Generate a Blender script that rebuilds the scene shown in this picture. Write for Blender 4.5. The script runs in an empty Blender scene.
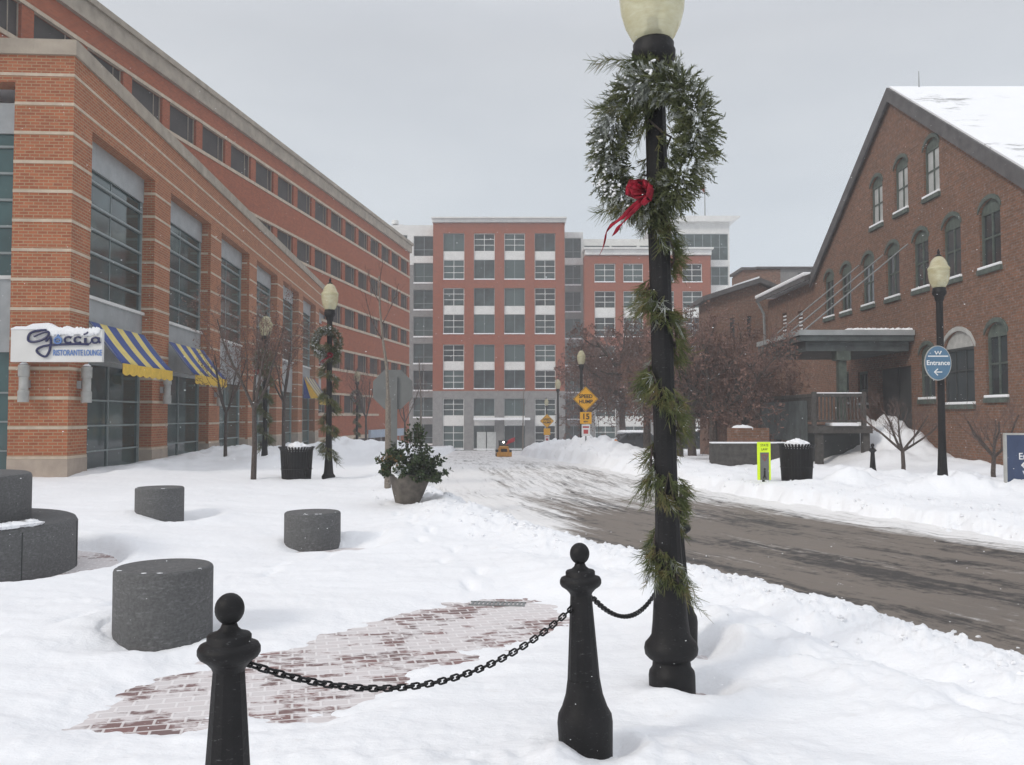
import bpy, math, random
import numpy as np
from mathutils import Vector, Matrix
R = math.radians
rnd = random.Random(7)
SC = bpy.context.scene
COL = SC.collection
PITCH, FPX, EYE = R(2.205), 870.0, 1.65

# ---------------------------------------------------------------- camera
cd = bpy.data.cameras.new('camera'); cam = bpy.data.objects.new('camera', cd); COL.objects.link(cam)
cam.location = (0, 0, EYE); cam.rotation_euler = (R(90) + PITCH, 0, 0)
cd.sensor_width = 36; cd.lens = FPX / 1024 * 36; cd.clip_start = 0.05; cd.clip_end = 4000
SC.camera = cam

def U(px, py, Y):
    """point at depth Y that the photograph shows at px, py (used to measure sizes off the photo)"""
    dx = px - 512; up = 382.5 - py; c, s = math.cos(PITCH), math.sin(PITCH)
    dy = FPX * c - up * s; dz = FPX * s + up * c
    k = Y / dy
    return Vector((dx * k, Y, EYE + dz * k))
def hz(py, Y): return U(512, py, Y).z
def hx(px, Y, py=416): return U(px, py, Y).x

# ---------------------------------------------------------------- mesh collector
class MB:
    def __init__(s): s.v = []; s.f = []; s.m = []; s.M = None; s.mi = 0
    def add(s, vs, fs):
        b = len(s.v)
        if s.M is not None: vs = [s.M @ Vector(v) for v in vs]
        s.v += [tuple(v) for v in vs]
        for f in fs: s.f.append(tuple(i + b for i in f)); s.m.append(s.mi)
    def box(s, x0, y0, z0, x1, y1, z1):
        s.add([(x0,y0,z0),(x1,y0,z0),(x1,y1,z0),(x0,y1,z0),(x0,y0,z1),(x1,y0,z1),(x1,y1,z1),(x0,y1,z1)],
              [(0,3,2,1),(4,5,6,7),(0,1,5,4),(1,2,6,5),(2,3,7,6),(3,0,4,7)])
    def prism(s, poly, y0, y1):
        """polygon in x,z (counter-clockwise seen from -y) extruded y0..y1"""
        n = len(poly)
        s.add([(p[0], y0, p[1]) for p in poly] + [(p[0], y1, p[1]) for p in poly],
              [tuple(range(n)), tuple(range(2*n-1, n-1, -1))] + [(i, i+n, (i+1) % n + n, (i+1) % n) for i in range(n)])
    def tube(s, p0, p1, r0, r1, n=6, cap=True):
        p0 = Vector(p0); p1 = Vector(p1); d = p1 - p0
        if d.length < 1e-6: return
        d.normalize(); a = d.orthogonal().normalized(); b = d.cross(a)
        vs = []
        for p, r in ((p0, r0), (p1, r1)):
            for i in range(n):
                t = 2*math.pi*i/n; vs.append(p + a*(r*math.cos(t)) + b*(r*math.sin(t)))
        fs = [(i, (i+1) % n, n+(i+1) % n, n+i) for i in range(n)]
        if cap: fs += [tuple(range(n-1, -1, -1)), tuple(range(n, 2*n))]
        s.add(vs, fs)
    def path(s, pts, rs, n=6):
        """continuous tapered tube"""
        k = len(pts); vs = []; prev = None
        for j in range(k):
            p = Vector(pts[j]); d = (Vector(pts[min(j+1, k-1)]) - Vector(pts[max(j-1, 0)]))
            if d.length < 1e-9: d = Vector((0, 0, 1))
            d.normalize()
            a = prev - d*prev.dot(d) if prev else d.orthogonal()
            if a.length < 1e-6: a = d.orthogonal()
            a.normalize(); prev = a; b = d.cross(a)
            for i in range(n):
                t = 2*math.pi*i/n; vs.append(p + a*(rs[j]*math.cos(t)) + b*(rs[j]*math.sin(t)))
        fs = [(j*n+i, j*n+(i+1) % n, (j+1)*n+(i+1) % n, (j+1)*n+i) for j in range(k-1) for i in range(n)]
        fs += [tuple(range(n-1, -1, -1)), tuple(range((k-1)*n, k*n))]
        s.add(vs, fs)
    def lathe(s, prof, c=(0,0,0), n=24, sy=1.0):
        vs = []; fs = []; k = len(prof)
        for r, z in prof:
            for i in range(n):
                t = 2*math.pi*i/n; vs.append((c[0]+r*math.cos(t), c[1]+r*sy*math.sin(t), c[2]+z))
        for j in range(k-1):
            for i in range(n): fs.append((j*n+i, j*n+(i+1) % n, (j+1)*n+(i+1) % n, (j+1)*n+i))
        fs += [tuple(range(n-1, -1, -1)), tuple(range((k-1)*n, k*n))]
        s.add(vs, fs)
    def blob(s, c, r, seed=0, amp=.25, nu=10, nv=7, sq=(1,1,1)):
        rr = random.Random(seed); ph = [rr.uniform(0, 6.28) for _ in range(6)]
        vs = []; fs = []
        for j in range(nv+1):
            a = math.pi*j/nv - math.pi/2
            for i in range(nu):
                t = 2*math.pi*i/nu
                k = 1 + amp*(math.sin(2*t+ph[0]+2*a)*.5 + math.sin(3*t+ph[1]-3*a)*.4 + math.sin(5*a+ph[2]+t)*.4)
                vs.append((c[0]+r*sq[0]*k*math.cos(a)*math.cos(t), c[1]+r*sq[1]*k*math.cos(a)*math.sin(t), c[2]+r*sq[2]*k*math.sin(a)))
        for j in range(nv):
            for i in range(nu): fs.append((j*nu+i, j*nu+(i+1) % nu, (j+1)*nu+(i+1) % nu, (j+1)*nu+i))
        s.add(vs, fs)
    def build(s, name, mats, parent=None, smooth=False, uv=True, sharp=35, bevel=0):
        me = bpy.data.meshes.new(name); me.from_pydata(s.v, [], s.f)
        if not isinstance(mats, (list, tuple)): mats = [mats]
        for m in mats: me.materials.append(m)
        if len(mats) > 1: me.polygons.foreach_set('material_index', s.m)
        if smooth:
            me.polygons.foreach_set('use_smooth', [True]*len(me.polygons))
            me.update()
            try: me.set_sharp_from_angle(angle=R(sharp))
            except Exception: pass
        if uv and len(s.f) < 60000:
            L = me.uv_layers.new(name='UVMap'); co = me.vertices
            out = np.zeros(len(me.loops)*2, dtype=np.float32)
            for p in me.polygons:
                n = p.normal
                if abs(n.z) > .75:
                    for li in p.loop_indices:
                        c = co[me.loops[li].vertex_index].co; out[li*2] = c.x; out[li*2+1] = c.y
                else:
                    t = Vector((-n.y, n.x, 0)).normalized()
                    for li in p.loop_indices:
                        c = co[me.loops[li].vertex_index].co; out[li*2] = c.x*t.x + c.y*t.y; out[li*2+1] = c.z
            L.data.foreach_set('uv', out)
        me.update()
        o = bpy.data.objects.new(name, me); COL.objects.link(o)
        if parent: o.parent = parent
        if bevel:
            b = o.modifiers.new('bevel', 'BEVEL'); b.width = bevel; b.segments = 2; b.limit_method = 'ANGLE'; b.angle_limit = R(40)
        return o

def tag(o, label, cat, group=None, kind=None):
    if label: o['label'] = label
    if cat: o['category'] = cat
    if group: o['group'] = group
    if kind: o['kind'] = kind
    return o
def thing(name, label, cat, loc=(0,0,0), rz=0, group=None, tilt=None):
    o = bpy.data.objects.new(name, None); COL.objects.link(o); o.empty_display_size = .3
    o.location = loc; o.rotation_euler = (tilt[0] if tilt else 0, tilt[1] if tilt else 0, rz)
    return tag(o, label, cat, group)
def copy_tree(o, parent=None):
    c = o.copy(); COL.objects.link(c); c.parent = parent
    for ch in list(o.children): copy_tree(ch, c)
    return c
def text(s, size, m, parent, loc, rot=(R(90),0,0), name='lettering', ext=.002, sx=1.0, bold=0.0, align='CENTER', shear=0):
    cu = bpy.data.curves.new(name, 'FONT'); cu.body = s; cu.size = size; cu.extrude = ext; cu.offset = bold
    cu.align_x = align; cu.align_y = 'CENTER'; cu.shear = shear
    cu.materials.append(m)
    t_ = bpy.data.objects.new('tmp', cu); COL.objects.link(t_)
    me = bpy.data.meshes.new_from_object(t_.evaluated_get(bpy.context.evaluated_depsgraph_get()))
    bpy.data.objects.remove(t_); bpy.data.curves.remove(cu); me.name = name
    if not me.materials: me.materials.append(m)
    o = bpy.data.objects.new(name, me); COL.objects.link(o); o.location = loc; o.rotation_euler = rot; o.scale = (sx,1,1)
    if parent: o.parent = parent
    return o

# ---------------------------------------------------------------- numpy gradient noise
def _h(ix, iy, seed):
    h = (ix.astype(np.int64)*374761393 + iy.astype(np.int64)*668265263 + seed*144665) & 0x7fffffff
    h = ((h ^ (h >> 13))*1274126177) & 0x7fffffff
    return (h ^ (h >> 16)) & 0x7fffffff
def pn(x, y, seed=0):
    x = np.asarray(x, float); y = np.asarray(y, float)
    ix = np.floor(x); iy = np.floor(y); fx = x-ix; fy = y-iy
    def g(dx, dy):
        a = _h(ix+dx, iy+dy, seed)/0x7fffffff*2*math.pi
        return np.cos(a)*(fx-dx)+np.sin(a)*(fy-dy)
    u = fx*fx*fx*(fx*(fx*6-15)+10); v = fy*fy*fy*(fy*(fy*6-15)+10)
    return ((g(0,0)*(1-u)+g(1,0)*u)*(1-v)+(g(0,1)*(1-u)+g(1,1)*u)*v)*1.5
def fbm(x, y, o=4, seed=0):
    r = 0; a = 1; f = 1
    for i in range(o): r = r + a*pn(x*f, y*f, seed+i*17); a *= .5; f *= 2.03
    return r

# ---------------------------------------------------------------- materials
def newmat(name):
    m = bpy.data.materials.new(name); m.use_nodes = True
    nt = m.node_tree; b = nt.nodes['Principled BSDF']
    return m, nt, b
def N(nt, t, **k):
    n = nt.nodes.new(t)
    for a, v in k.items():
        if a in n.inputs: n.inputs[a].default_value = v
        else: setattr(n, a, v)
    return n
def L(nt, a, b): nt.links.new(a, b)
def mixc(nt, fac, a, b, mode='MIX'):
    n = nt.nodes.new('ShaderNodeMix'); n.data_type = 'RGBA'; n.blend_type = mode
    for sock, val in ((n.inputs[0], fac), (n.inputs[6], a), (n.inputs[7], b)):
        if isinstance(val, (int, float)): sock.default_value = val
        elif isinstance(val, tuple): sock.default_value = (*val[:3], 1)
        else: L(nt, val, sock)
    return n.outputs[2]
def ramp(nt, src, p0, p1, c0=(0,0,0), c1=(1,1,1)):
    r = nt.nodes.new('ShaderNodeValToRGB'); e = r.color_ramp.elements
    e[0].position = p0; e[1].position = p1; e[0].color = (*c0, 1); e[1].color = (*c1, 1)
    L(nt, src, r.inputs[0]); return r.outputs[0]
def coords(nt, kind='Object', scale=(1,1,1), rot=0):
    tc = N(nt, 'ShaderNodeTexCoord'); mp = N(nt, 'ShaderNodeMapping'); mp.inputs['Scale'].default_value = scale
    mp.inputs['Rotation'].default_value = (0, 0, rot)
    L(nt, tc.outputs[kind], mp.inputs[0]); return mp.outputs[0]
def noise(nt, co, scale, detail=4, rough=.55, out='Fac'):
    n = N(nt, 'ShaderNodeTexNoise'); n.inputs['Scale'].default_value = scale; n.inputs['Detail'].default_value = detail
    n.inputs['Roughness'].default_value = rough
    if co is not None: L(nt, co, n.inputs['Vector'])
    return n.outputs[out]
def bump(nt, b, h, strength=.3, dist=.01):
    n = N(nt, 'ShaderNodeBump'); n.inputs['Strength'].default_value = strength; n.inputs['Distance'].default_value = dist
    L(nt, h, n.inputs['Height']); L(nt, n.outputs[0], b.inputs['Normal'])

def mat_plain(name, c, rough=.6, var=.18, sc=6, bmp=.15, metallic=0, c2=None, spec=.4, kind='Object', dist=.01):
    m, nt, b = newmat(name); co = coords(nt, kind)
    n = noise(nt, co, sc, 5)
    c2 = c2 or tuple(x*(1-var*1.6) for x in c); c1 = tuple(min(1, x*(1+var)) for x in c) if c2 else c
    L(nt, ramp(nt, n, .3, .7, c2, c1), b.inputs['Base Color'])
    b.inputs['Roughness'].default_value = rough; b.inputs['Metallic'].default_value = metallic
    b.inputs['Specular IOR Level'].default_value = spec
    if bmp: bump(nt, b, noise(nt, co, sc*6, 4), bmp, dist)
    return m

def mat_brick(name, c1, c2, mort, bw=.215, bh=.075, mw=.012, weather=.25, wcol=(.12,.07,.05), frost=0.0):
    m, nt, b = newmat(name); uv = coords(nt, 'UV')
    br = N(nt, 'ShaderNodeTexBrick'); L(nt, uv, br.inputs['Vector'])
    br.inputs['Scale'].default_value = 1; br.inputs['Brick Width'].default_value = bw; br.inputs['Row Height'].default_value = bh
    br.inputs['Mortar Size'].default_value = mw; br.inputs['Mortar Smooth'].default_value = .3
    br.inputs['Color1'].default_value = (*c1, 1); br.inputs['Color2'].default_value = (*c2, 1); br.inputs['Mortar'].default_value = (*mort, 1)
    br.inputs['Bias'].default_value = -.1
    co = coords(nt, 'Object')
    n1 = noise(nt, co, .35, 6, .6); n2 = noise(nt, co, 2.2, 5, .7)
    c = mixc(nt, ramp(nt, n1, .42, .72), br.outputs['Color'], wcol) if weather > 0 else br.outputs['Color']
    mm = N(nt, 'ShaderNodeMath', operation='MULTIPLY'); L(nt, ramp(nt, n1, .4, .75), mm.inputs[0]); mm.inputs[1].default_value = weather
    c = mixc(nt, mm.outputs[0], br.outputs['Color'], wcol)
    c = mixc(nt, .5, c, ramp(nt, n2, .25, .75, (.72,.72,.72), (1.25,1.22,1.2)), 'MULTIPLY')
    if frost > 0:
        n3 = noise(nt, co, 9, 6, .75); f = N(nt, 'ShaderNodeMath', operation='MULTIPLY'); L(nt, ramp(nt, n3, .5, .75), f.inputs[0]); f.inputs[1].default_value = frost
        c = mixc(nt, f.outputs[0], c, (.7,.7,.72))
    L(nt, c, b.inputs['Base Color']); b.inputs['Roughness'].default_value = .85; b.inputs['Specular IOR Level'].default_value = .2
    bump(nt, b, br.outputs['Fac'], -.5, .006)
    return m

def mat_glass(name, dark=(.015,.022,.024), lite=(.07,.1,.1), rough=.07, ior=1.6):
    m, nt, b = newmat(name); co = coords(nt, 'Object')
    oi = N(nt, 'ShaderNodeObjectInfo')
    n = noise(nt, co, .9, 3); a = N(nt, 'ShaderNodeMath', operation='ADD'); L(nt, n, a.inputs[0])
    mu = N(nt, 'ShaderNodeMath', operation='MULTIPLY'); L(nt, oi.outputs['Random'], mu.inputs[0]); mu.inputs[1].default_value = .7
    L(nt, mu.outputs[0], a.inputs[1])
    L(nt, ramp(nt, a.outputs[0], .45, 1.1, dark, lite), b.inputs['Base Color'])
    b.inputs['Roughness'].default_value = rough; b.inputs['IOR'].default_value = ior; b.inputs['Specular IOR Level'].default_value = .5 if ior > 1.5 else .22
    bump(nt, b, noise(nt, co, .7, 2), .12, .05)
    return m

M = {}
M['brick_low'] = mat_brick('orange brick', (.40,.132,.062), (.28,.085,.043), (.36,.25,.15), weather=.25, wcol=(.2,.085,.05))
M['brick_tall'] = mat_brick('red brick', (.39,.098,.043), (.28,.068,.031), (.27,.15,.095), weather=.2, wcol=(.2,.065,.04), mw=.01)
M['brick_far'] = mat_brick('far red brick', (.31,.075,.028), (.24,.055,.02), (.19,.08,.052), weather=.2, wcol=(.18,.045,.028), mw=.01)
M['brick_old'] = mat_brick('old brown brick', (.215,.095,.055), (.13,.066,.042), (.17,.13,.10), weather=.5, wcol=(.13,.075,.05), frost=.22)
M['limestone'] = mat_plain('limestone trim', (.52,.43,.33), .85, .12, 3, .1)
M['coping'] = mat_plain('stone coping', (.36,.31,.25), .85, .15, 2, .1)
M['base_stone'] = mat_plain('buff base stone', (.40,.33,.27), .9, .12, 2.5, .1)
M['granite_wall'] = mat_plain('grey cast stone', (.22,.215,.21), .85, .12, 2, .1)
M['white_panel'] = mat_plain('white metal panel', (.68,.68,.66), .6, .06, 1.5, .03)
M['alu'] = mat_plain('grey aluminium panel', (.36,.38,.385), .5, .12, 2, .05, metallic=.2)
M['mullion'] = mat_plain('pale mullion', (.26,.30,.30), .5, .08, 3, .02)
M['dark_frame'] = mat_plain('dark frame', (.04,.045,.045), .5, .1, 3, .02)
M['glass_low'] = mat_glass('shop glass', (.010,.020,.021), (.05,.11,.108))
M['glass_far'] = mat_glass('office glass', (.006,.010,.011), (.06,.09,.088), .1, 1.42)
M['dark_opening'] = mat_plain('dark garage opening', (.035,.028,.025), .6, .5, .7, 0)  # dark colour stands in for the shaded garage interior
M['glass_old'] = mat_glass('old window glass', (.012,.016,.018), (.05,.06,.065))
M['black'] = mat_plain('black cast iron paint', (.008,.0075,.008), .55, .3, 9, .5, spec=.28, dist=.004)
M['granite'] = mat_plain('grey granite', (.105,.105,.105), .85, .16, 45, .3, dist=.004)
M['wood_dark'] = mat_plain('weathered timber', (.07,.065,.06), .8, .25, 8, .2)
M['slate'] = mat_plain('grey roof trim', (.10,.095,.095), .8, .2, 3, .1)
M['green_paint'] = mat_plain('faded green paint', (.085,.105,.09), .7, .25, 5, .1)
M['canopy'] = mat_plain('grey green canopy', (.085,.10,.10), .6, .25, 3, .1)
M['blind'] = mat_plain('pale window blind', (.42,.43,.42), .4, .15, 2, 0)
M['stone_sill'] = mat_plain('pale weathered sill', (.4,.4,.38), .8, .15, 4, .1)
M['bark'] = mat_plain('dark bark', (.075,.058,.05), .9, .3, 25, .5)
M['bark_pale'] = mat_plain('pale grey bark', (.21,.18,.15), .9, .25, 25, .4)
M['twig'] = mat_plain('brown twigs', (.125,.082,.07), .9, .3, 8, 0)
M['twig_red'] = mat_plain('reddish brown twigs', (.12,.07,.055), .9, .3, 8, 0)
M['sign_back'] = mat_plain('bare aluminium sign back', (.15,.155,.15), .6, .08, 4, .03, metallic=.1)
M['steel'] = mat_plain('galvanised steel', (.24,.25,.25), .55, .12, 8, .05, metallic=.3)
M['yellow_sign'] = mat_plain('amber sign sheet', (.80,.40,.02), .5, .05, 3, 0)
M['lime_sign'] = mat_plain('fluorescent lime sheet', (.72,.95,.02), .5, .05, 3, 0)
M['white'] = mat_plain('white paint', (.78,.78,.77), .5, .04, 3, .02)
M['ink'] = mat_plain('black ink', (.02,.02,.02), .6, .1, 3, 0)
M['sign_red'] = mat_plain('sign red', (.45,.06,.06), .5, .1, 3, 0)
M['blue_sign'] = mat_plain('slate blue sign', (.085,.17,.26), .5, .08, 4, .02)
M['navy_sign'] = mat_plain('navy sign', (.035,.055,.115), .5, .1, 4, .02)
M['navy_letter'] = mat_plain('navy channel letters', (.018,.022,.085), .35, .1, 5, 0)
M['blue_letter'] = mat_plain('blue letters', (.13,.24,.52), .5, .1, 5, 0)
M['orange'] = mat_plain('orange hydrant paint', (.75,.26,.03), .5, .12, 12, .1)
M['tractor'] = mat_plain('orange machine paint', (.6,.28,.04), .5, .15, 8, .1)
M['red'] = mat_plain('red paint', (.45,.02,.03), .5, .15, 8, .1)
M['red_ribbon'] = mat_plain('red velvet ribbon', (.27,.006,.022), .85, .35, 18, .2)
M['rubber'] = mat_plain('black rubber', (.015,.015,.015), .8, .2, 8, .1)
M['planter'] = mat_plain('grey brown planter', (.115,.10,.085), .85, .25, 9, .4)
M['car'] = mat_plain('dark car paint', (.03,.035,.04), .25, .1, 3, 0, spec=.6)
M['door_white'] = mat_plain('pale door', (.5,.52,.51), .5, .08, 3, .02)

def frost_on(m, sc=38, lo=.60, hi=.78, amt=.30, stretch=(1,1,3.2)):
    nt = m.node_tree; b = nt.nodes['Principled BSDF']; src = b.inputs['Base Color'].links[0].from_socket
    co = coords(nt, 'Object', stretch); n = noise(nt, co, sc, 5, .75); n2 = noise(nt, co, 2.5, 3)
    f = N(nt, 'ShaderNodeMath', operation='MULTIPLY'); L(nt, ramp(nt, n, lo, hi, (0,0,0), (amt,)*3), f.inputs[0]); L(nt, ramp(nt, n2, .3, .65), f.inputs[1])
    L(nt, mixc(nt, f.outputs[0], src, (.62,.62,.65)), b.inputs['Base Color'])
frost_on(M['black']); frost_on(M['granite'], 22, .5, .8, .3); frost_on(M['bark'], 14, .55, .75, .3)
def mat_snow(name, dirt=.0, base=(.87,.88,.90)):
    m, nt, b = newmat(name); co = coords(nt, 'Object')
    n1 = noise(nt, co, .6, 6, .6)
    c = ramp(nt, n1, .25, .7, tuple(x*.955 for x in base), base)
    nd = noise(nt, co, 3.1, 8, .8)
    c = mixc(nt, ramp(nt, nd, .62, .78, (0,0,0), (.5,.5,.5)), c, (.62,.57,.51))
    if dirt:
        c = mixc(nt, ramp(nt, noise(nt, co, 1.7, 6, .7), .45, .7, (0,0,0), (dirt,)*3), c, (.5,.44,.37))
    L(nt, c, b.inputs['Base Color']); b.inputs['Roughness'].default_value = .75; b.inputs['Specular IOR Level'].default_value = .2
    n2 = noise(nt, co, 5, 8, .65); n3 = noise(nt, coords(nt, 'Object', (14, 34, 20), .35), 1, 5, .6)
    a = N(nt, 'ShaderNodeMath', operation='ADD'); L(nt, n2, a.inputs[0])
    mu = N(nt, 'ShaderNodeMath', operation='MULTIPLY'); L(nt, n3, mu.inputs[0]); mu.inputs[1].default_value = .3; L(nt, mu.outputs[0], a.inputs[1])
    bump(nt, b, a.outputs[0], .5, .04)
    return m
M['snow'] = mat_snow('snow'); M['snow_ground'] = mat_snow('drifted snow')

def mat_needles(name, c1, c2, c3):
    m, nt, b = newmat(name); co = coords(nt, 'Object')
    n = noise(nt, co, 9, 4, .7)
    r = nt.nodes.new('ShaderNodeValToRGB'); e = r.color_ramp.elements
    e[0].position = .3; e[0].color = (*c1, 1); e[1].position = .7; e[1].color = (*c3, 1)
    q = e.new(.5); q.color = (*c2, 1)
    L(nt, n, r.inputs[0]); L(nt, r.outputs[0], b.inputs['Base Color']); b.inputs['Roughness'].default_value = .7
    b.inputs['Specular IOR Level'].default_value = .25
    return m
M['fir'] = mat_needles('fir needles', (.036,.046,.022), (.10,.115,.052), (.19,.20,.10))
M['pine'] = mat_needles('pine garland needles', (.045,.066,.028), (.105,.122,.045), (.20,.15,.07))
M['frost'] = mat_needles('snow dusted needles', (.12,.14,.11), (.30,.32,.28), (.66,.68,.68))
M['ever'] = mat_needles('evergreen leaves', (.012,.026,.010), (.030,.050,.018), (.065,.085,.03))
M['bronze_leaf'] = mat_needles('bronze leaves', (.09,.065,.02), (.16,.09,.03), (.12,.10,.035))
M['dead_leaf'] = mat_needles('dried leaves and berries', (.085,.045,.035), (.155,.085,.066), (.25,.16,.13))

def mat_globe():
    m, nt, b = newmat('cream lamp globe'); co = coords(nt, 'Object')
    n = noise(nt, coords(nt, 'Object', (1,1,3)), 5, 5, .7)
    L(nt, ramp(nt, n, .3, .7, (.55,.50,.30), (.76,.73,.54)), b.inputs['Base Color'])
    b.inputs['Roughness'].default_value = .18; b.inputs['Coat Weight'].default_value = .3
    tr = N(nt, 'ShaderNodeBsdfTransparent'); tr.inputs[0].default_value = (.93,.92,.80,1)
    mx = N(nt, 'ShaderNodeMixShader'); mx.inputs[0].default_value = .55
    L(nt, tr.outputs[0], mx.inputs[1]); L(nt, b.outputs[0], mx.inputs[2])
    L(nt, mx.outputs[0], nt.nodes['Material Output'].inputs[0])
    return m
M['globe'] = mat_globe()

def mat_stripe():
    m, nt, b = newmat('blue and yellow striped canvas')
    uv = N(nt, 'ShaderNodeTexCoord'); sp = N(nt, 'ShaderNodeSeparateXYZ'); L(nt, uv.outputs['Object'], sp.inputs[0])
    a = N(nt, 'ShaderNodeMath', operation='MULTIPLY'); L(nt, sp.outputs['X'], a.inputs[0]); a.inputs[1].default_value = 1/1.06
    f = N(nt, 'ShaderNodeMath', operation='FRACT'); L(nt, a.outputs[0], f.inputs[0])
    g = N(nt, 'ShaderNodeMath', operation='GREATER_THAN'); L(nt, f.outputs[0], g.inputs[0]); g.inputs[1].default_value = .56
    c = mixc(nt, g.outputs[0], (.035,.07,.26), (.74,.60,.19))
    L(nt, mixc(nt, .4, c, ramp(nt, noise(nt, uv.outputs['Object'], 5, 5), .3, .7, (.7,.7,.7), (1.1,1.1,1.1)), 'MULTIPLY'), b.inputs['Base Color'])
    b.inputs['Roughness'].default_value = .8
    return m
M['stripe'] = mat_stripe()
M['navy_cloth'] = mat_plain('blue canvas', (.04,.075,.26), .8, .1, 6, .1)
M['yellow_cloth'] = mat_plain('yellow canvas', (.70,.46,.06), .8, .1, 6, .1)

def mat_paver():
    m, nt, b = newmat('brick pavers dusted with snow')
    co = coords(nt, 'Object', (1,1,1), R(-14))
    br = N(nt, 'ShaderNodeTexBrick'); L(nt, co, br.inputs['Vector'])
    for k, v in (('Scale',1),('Brick Width',.16),('Row Height',.09),('Mortar Size',.009),('Mortar Smooth',.35)): br.inputs[k].default_value = v
    br.inputs['Color1'].default_value = (.17,.06,.05,1); br.inputs['Color2'].default_value = (.10,.042,.037,1); br.inputs['Mortar'].default_value = (.60,.56,.55,1)
    oc = coords(nt, 'Object', (1.0, 1.5, 1), R(-14))
    n = noise(nt, oc, 5.0, 8, .68); n2 = noise(nt, oc, 1.2, 4, .6)
    a = N(nt, 'ShaderNodeMath', operation='ADD'); L(nt, n, a.inputs[0]); L(nt, n2, a.inputs[1])
    c = mixc(nt, ramp(nt, a.outputs[0], .90, 1.28, (.10,.10,.10), (.76,.76,.76)), br.outputs['Color'], (.80,.775,.775))
    L(nt, c, b.inputs['Base Color']); b.inputs['Roughness'].default_value = .7
    bump(nt, b, br.outputs['Fac'], .35, .008)
    return m
M['paver'] = mat_paver()

def mat_road():
    m, nt, b = newmat('slushy asphalt')
    at = N(nt, 'ShaderNodeAttribute'); at.attribute_name = 'cover'
    uv = coords(nt, 'UV', (2.4, .07, 1)); n1 = noise(nt, uv, 2.2, 8, .7)
    uv2 = coords(nt, 'UV', (4.5, .30, 1)); n2 = noise(nt, uv2, 2.0, 8, .75)
    co = coords(nt, 'Object'); n3 = noise(nt, co, 7, 8, .8)
    grey = ramp(nt, n3, .3, .7, (.018,.016,.014), (.058,.048,.041))
    mixn = N(nt, 'ShaderNodeMath', operation='ADD'); L(nt, n1, mixn.inputs[0]); L(nt, n2, mixn.inputs[1])
    n4 = noise(nt, coords(nt, 'UV', (1.0, .22, 1)), 1.1, 7, .72); s0 = N(nt, 'ShaderNodeMath', operation='ADD'); L(nt, n4, s0.inputs[0])
    h_ = N(nt, 'ShaderNodeMath', operation='MULTIPLY_ADD'); L(nt, n2, h_.inputs[0]); h_.inputs[1].default_value = .5; q_ = N(nt, 'ShaderNodeMath', operation='MULTIPLY'); L(nt, n3, q_.inputs[0]); q_.inputs[1].default_value = .5; L(nt, q_.outputs[0], h_.inputs[2]); L(nt, h_.outputs[0], s0.inputs[1])
    slush = mixc(nt, ramp(nt, s0.outputs[0], .90, 1.17), grey, (.175,.146,.12))
    # snow cover from the attribute plus streaks
    s1 = N(nt, 'ShaderNodeMath', operation='MULTIPLY_ADD'); L(nt, mixn.outputs[0], s1.inputs[0]); s1.inputs[1].default_value = .85; L(nt, at.outputs['Fac'], s1.inputs[2])
    s2 = N(nt, 'ShaderNodeMath', operation='MULTIPLY_ADD'); L(nt, n3, s2.inputs[0]); s2.inputs[1].default_value = .5; L(nt, s1.outputs[0], s2.inputs[2])
    fac = ramp(nt, s2.outputs[0], 0, 1)   # remapped below
    mr = N(nt, 'ShaderNodeMapRange'); L(nt, s2.outputs[0], mr.inputs[0]); mr.inputs[1].default_value = 1.45; mr.inputs[2].default_value = 1.75
    c = mixc(nt, mr.outputs[0], slush, (.80,.79,.78))
    L(nt, c, b.inputs['Base Color']); b.inputs['Roughness'].default_value = .6
    bump(nt, b, s2.outputs[0], .6, .03)
    return m
M['road'] = mat_road()

# ================================================================ TERRAIN
def g(Y):
    Y = np.asarray(Y, float); return -.033*np.clip(Y-30, 0, 80)
def gf(Y): return float(g(Y))
LY = [-2, 2, 4, 6.2, 7.85, 9.9, 11.5, 14.5, 18.8, 28, 40, 60, 104]; LX = [7.2, 5.3, 4.15, 3.3, 2.62, 1.55, .7, -.6, -1.9, -3.0, -3.8, -4.6, -7]
RY = [-2, 3, 8, 11.5, 14, 16.5, 19.3, 28, 36, 50, 60, 80, 104]; RX = [12, 9.6, 7.9, 6.9, 6.2, 5.4, 4.5, 2.9, 2.0, .9, .6, 1.2, 4]
def xl(Y): return np.interp(Y, LY, LX)
def xr(Y): return np.interp(Y, RY, RX)
def sst(a, b, x):
    t = np.clip((x-a)/(b-a), 0, 1); return t*t*(3-2*t)
def gauss(X, Y, cx, cy, sx, sy, rot=0):
    c, s = math.cos(rot), math.sin(rot); dx = X-cx; dy = Y-cy
    return np.exp(-(((dx*c+dy*s)/sx)**2+((-dx*s+dy*c)/sy)**2))
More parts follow.
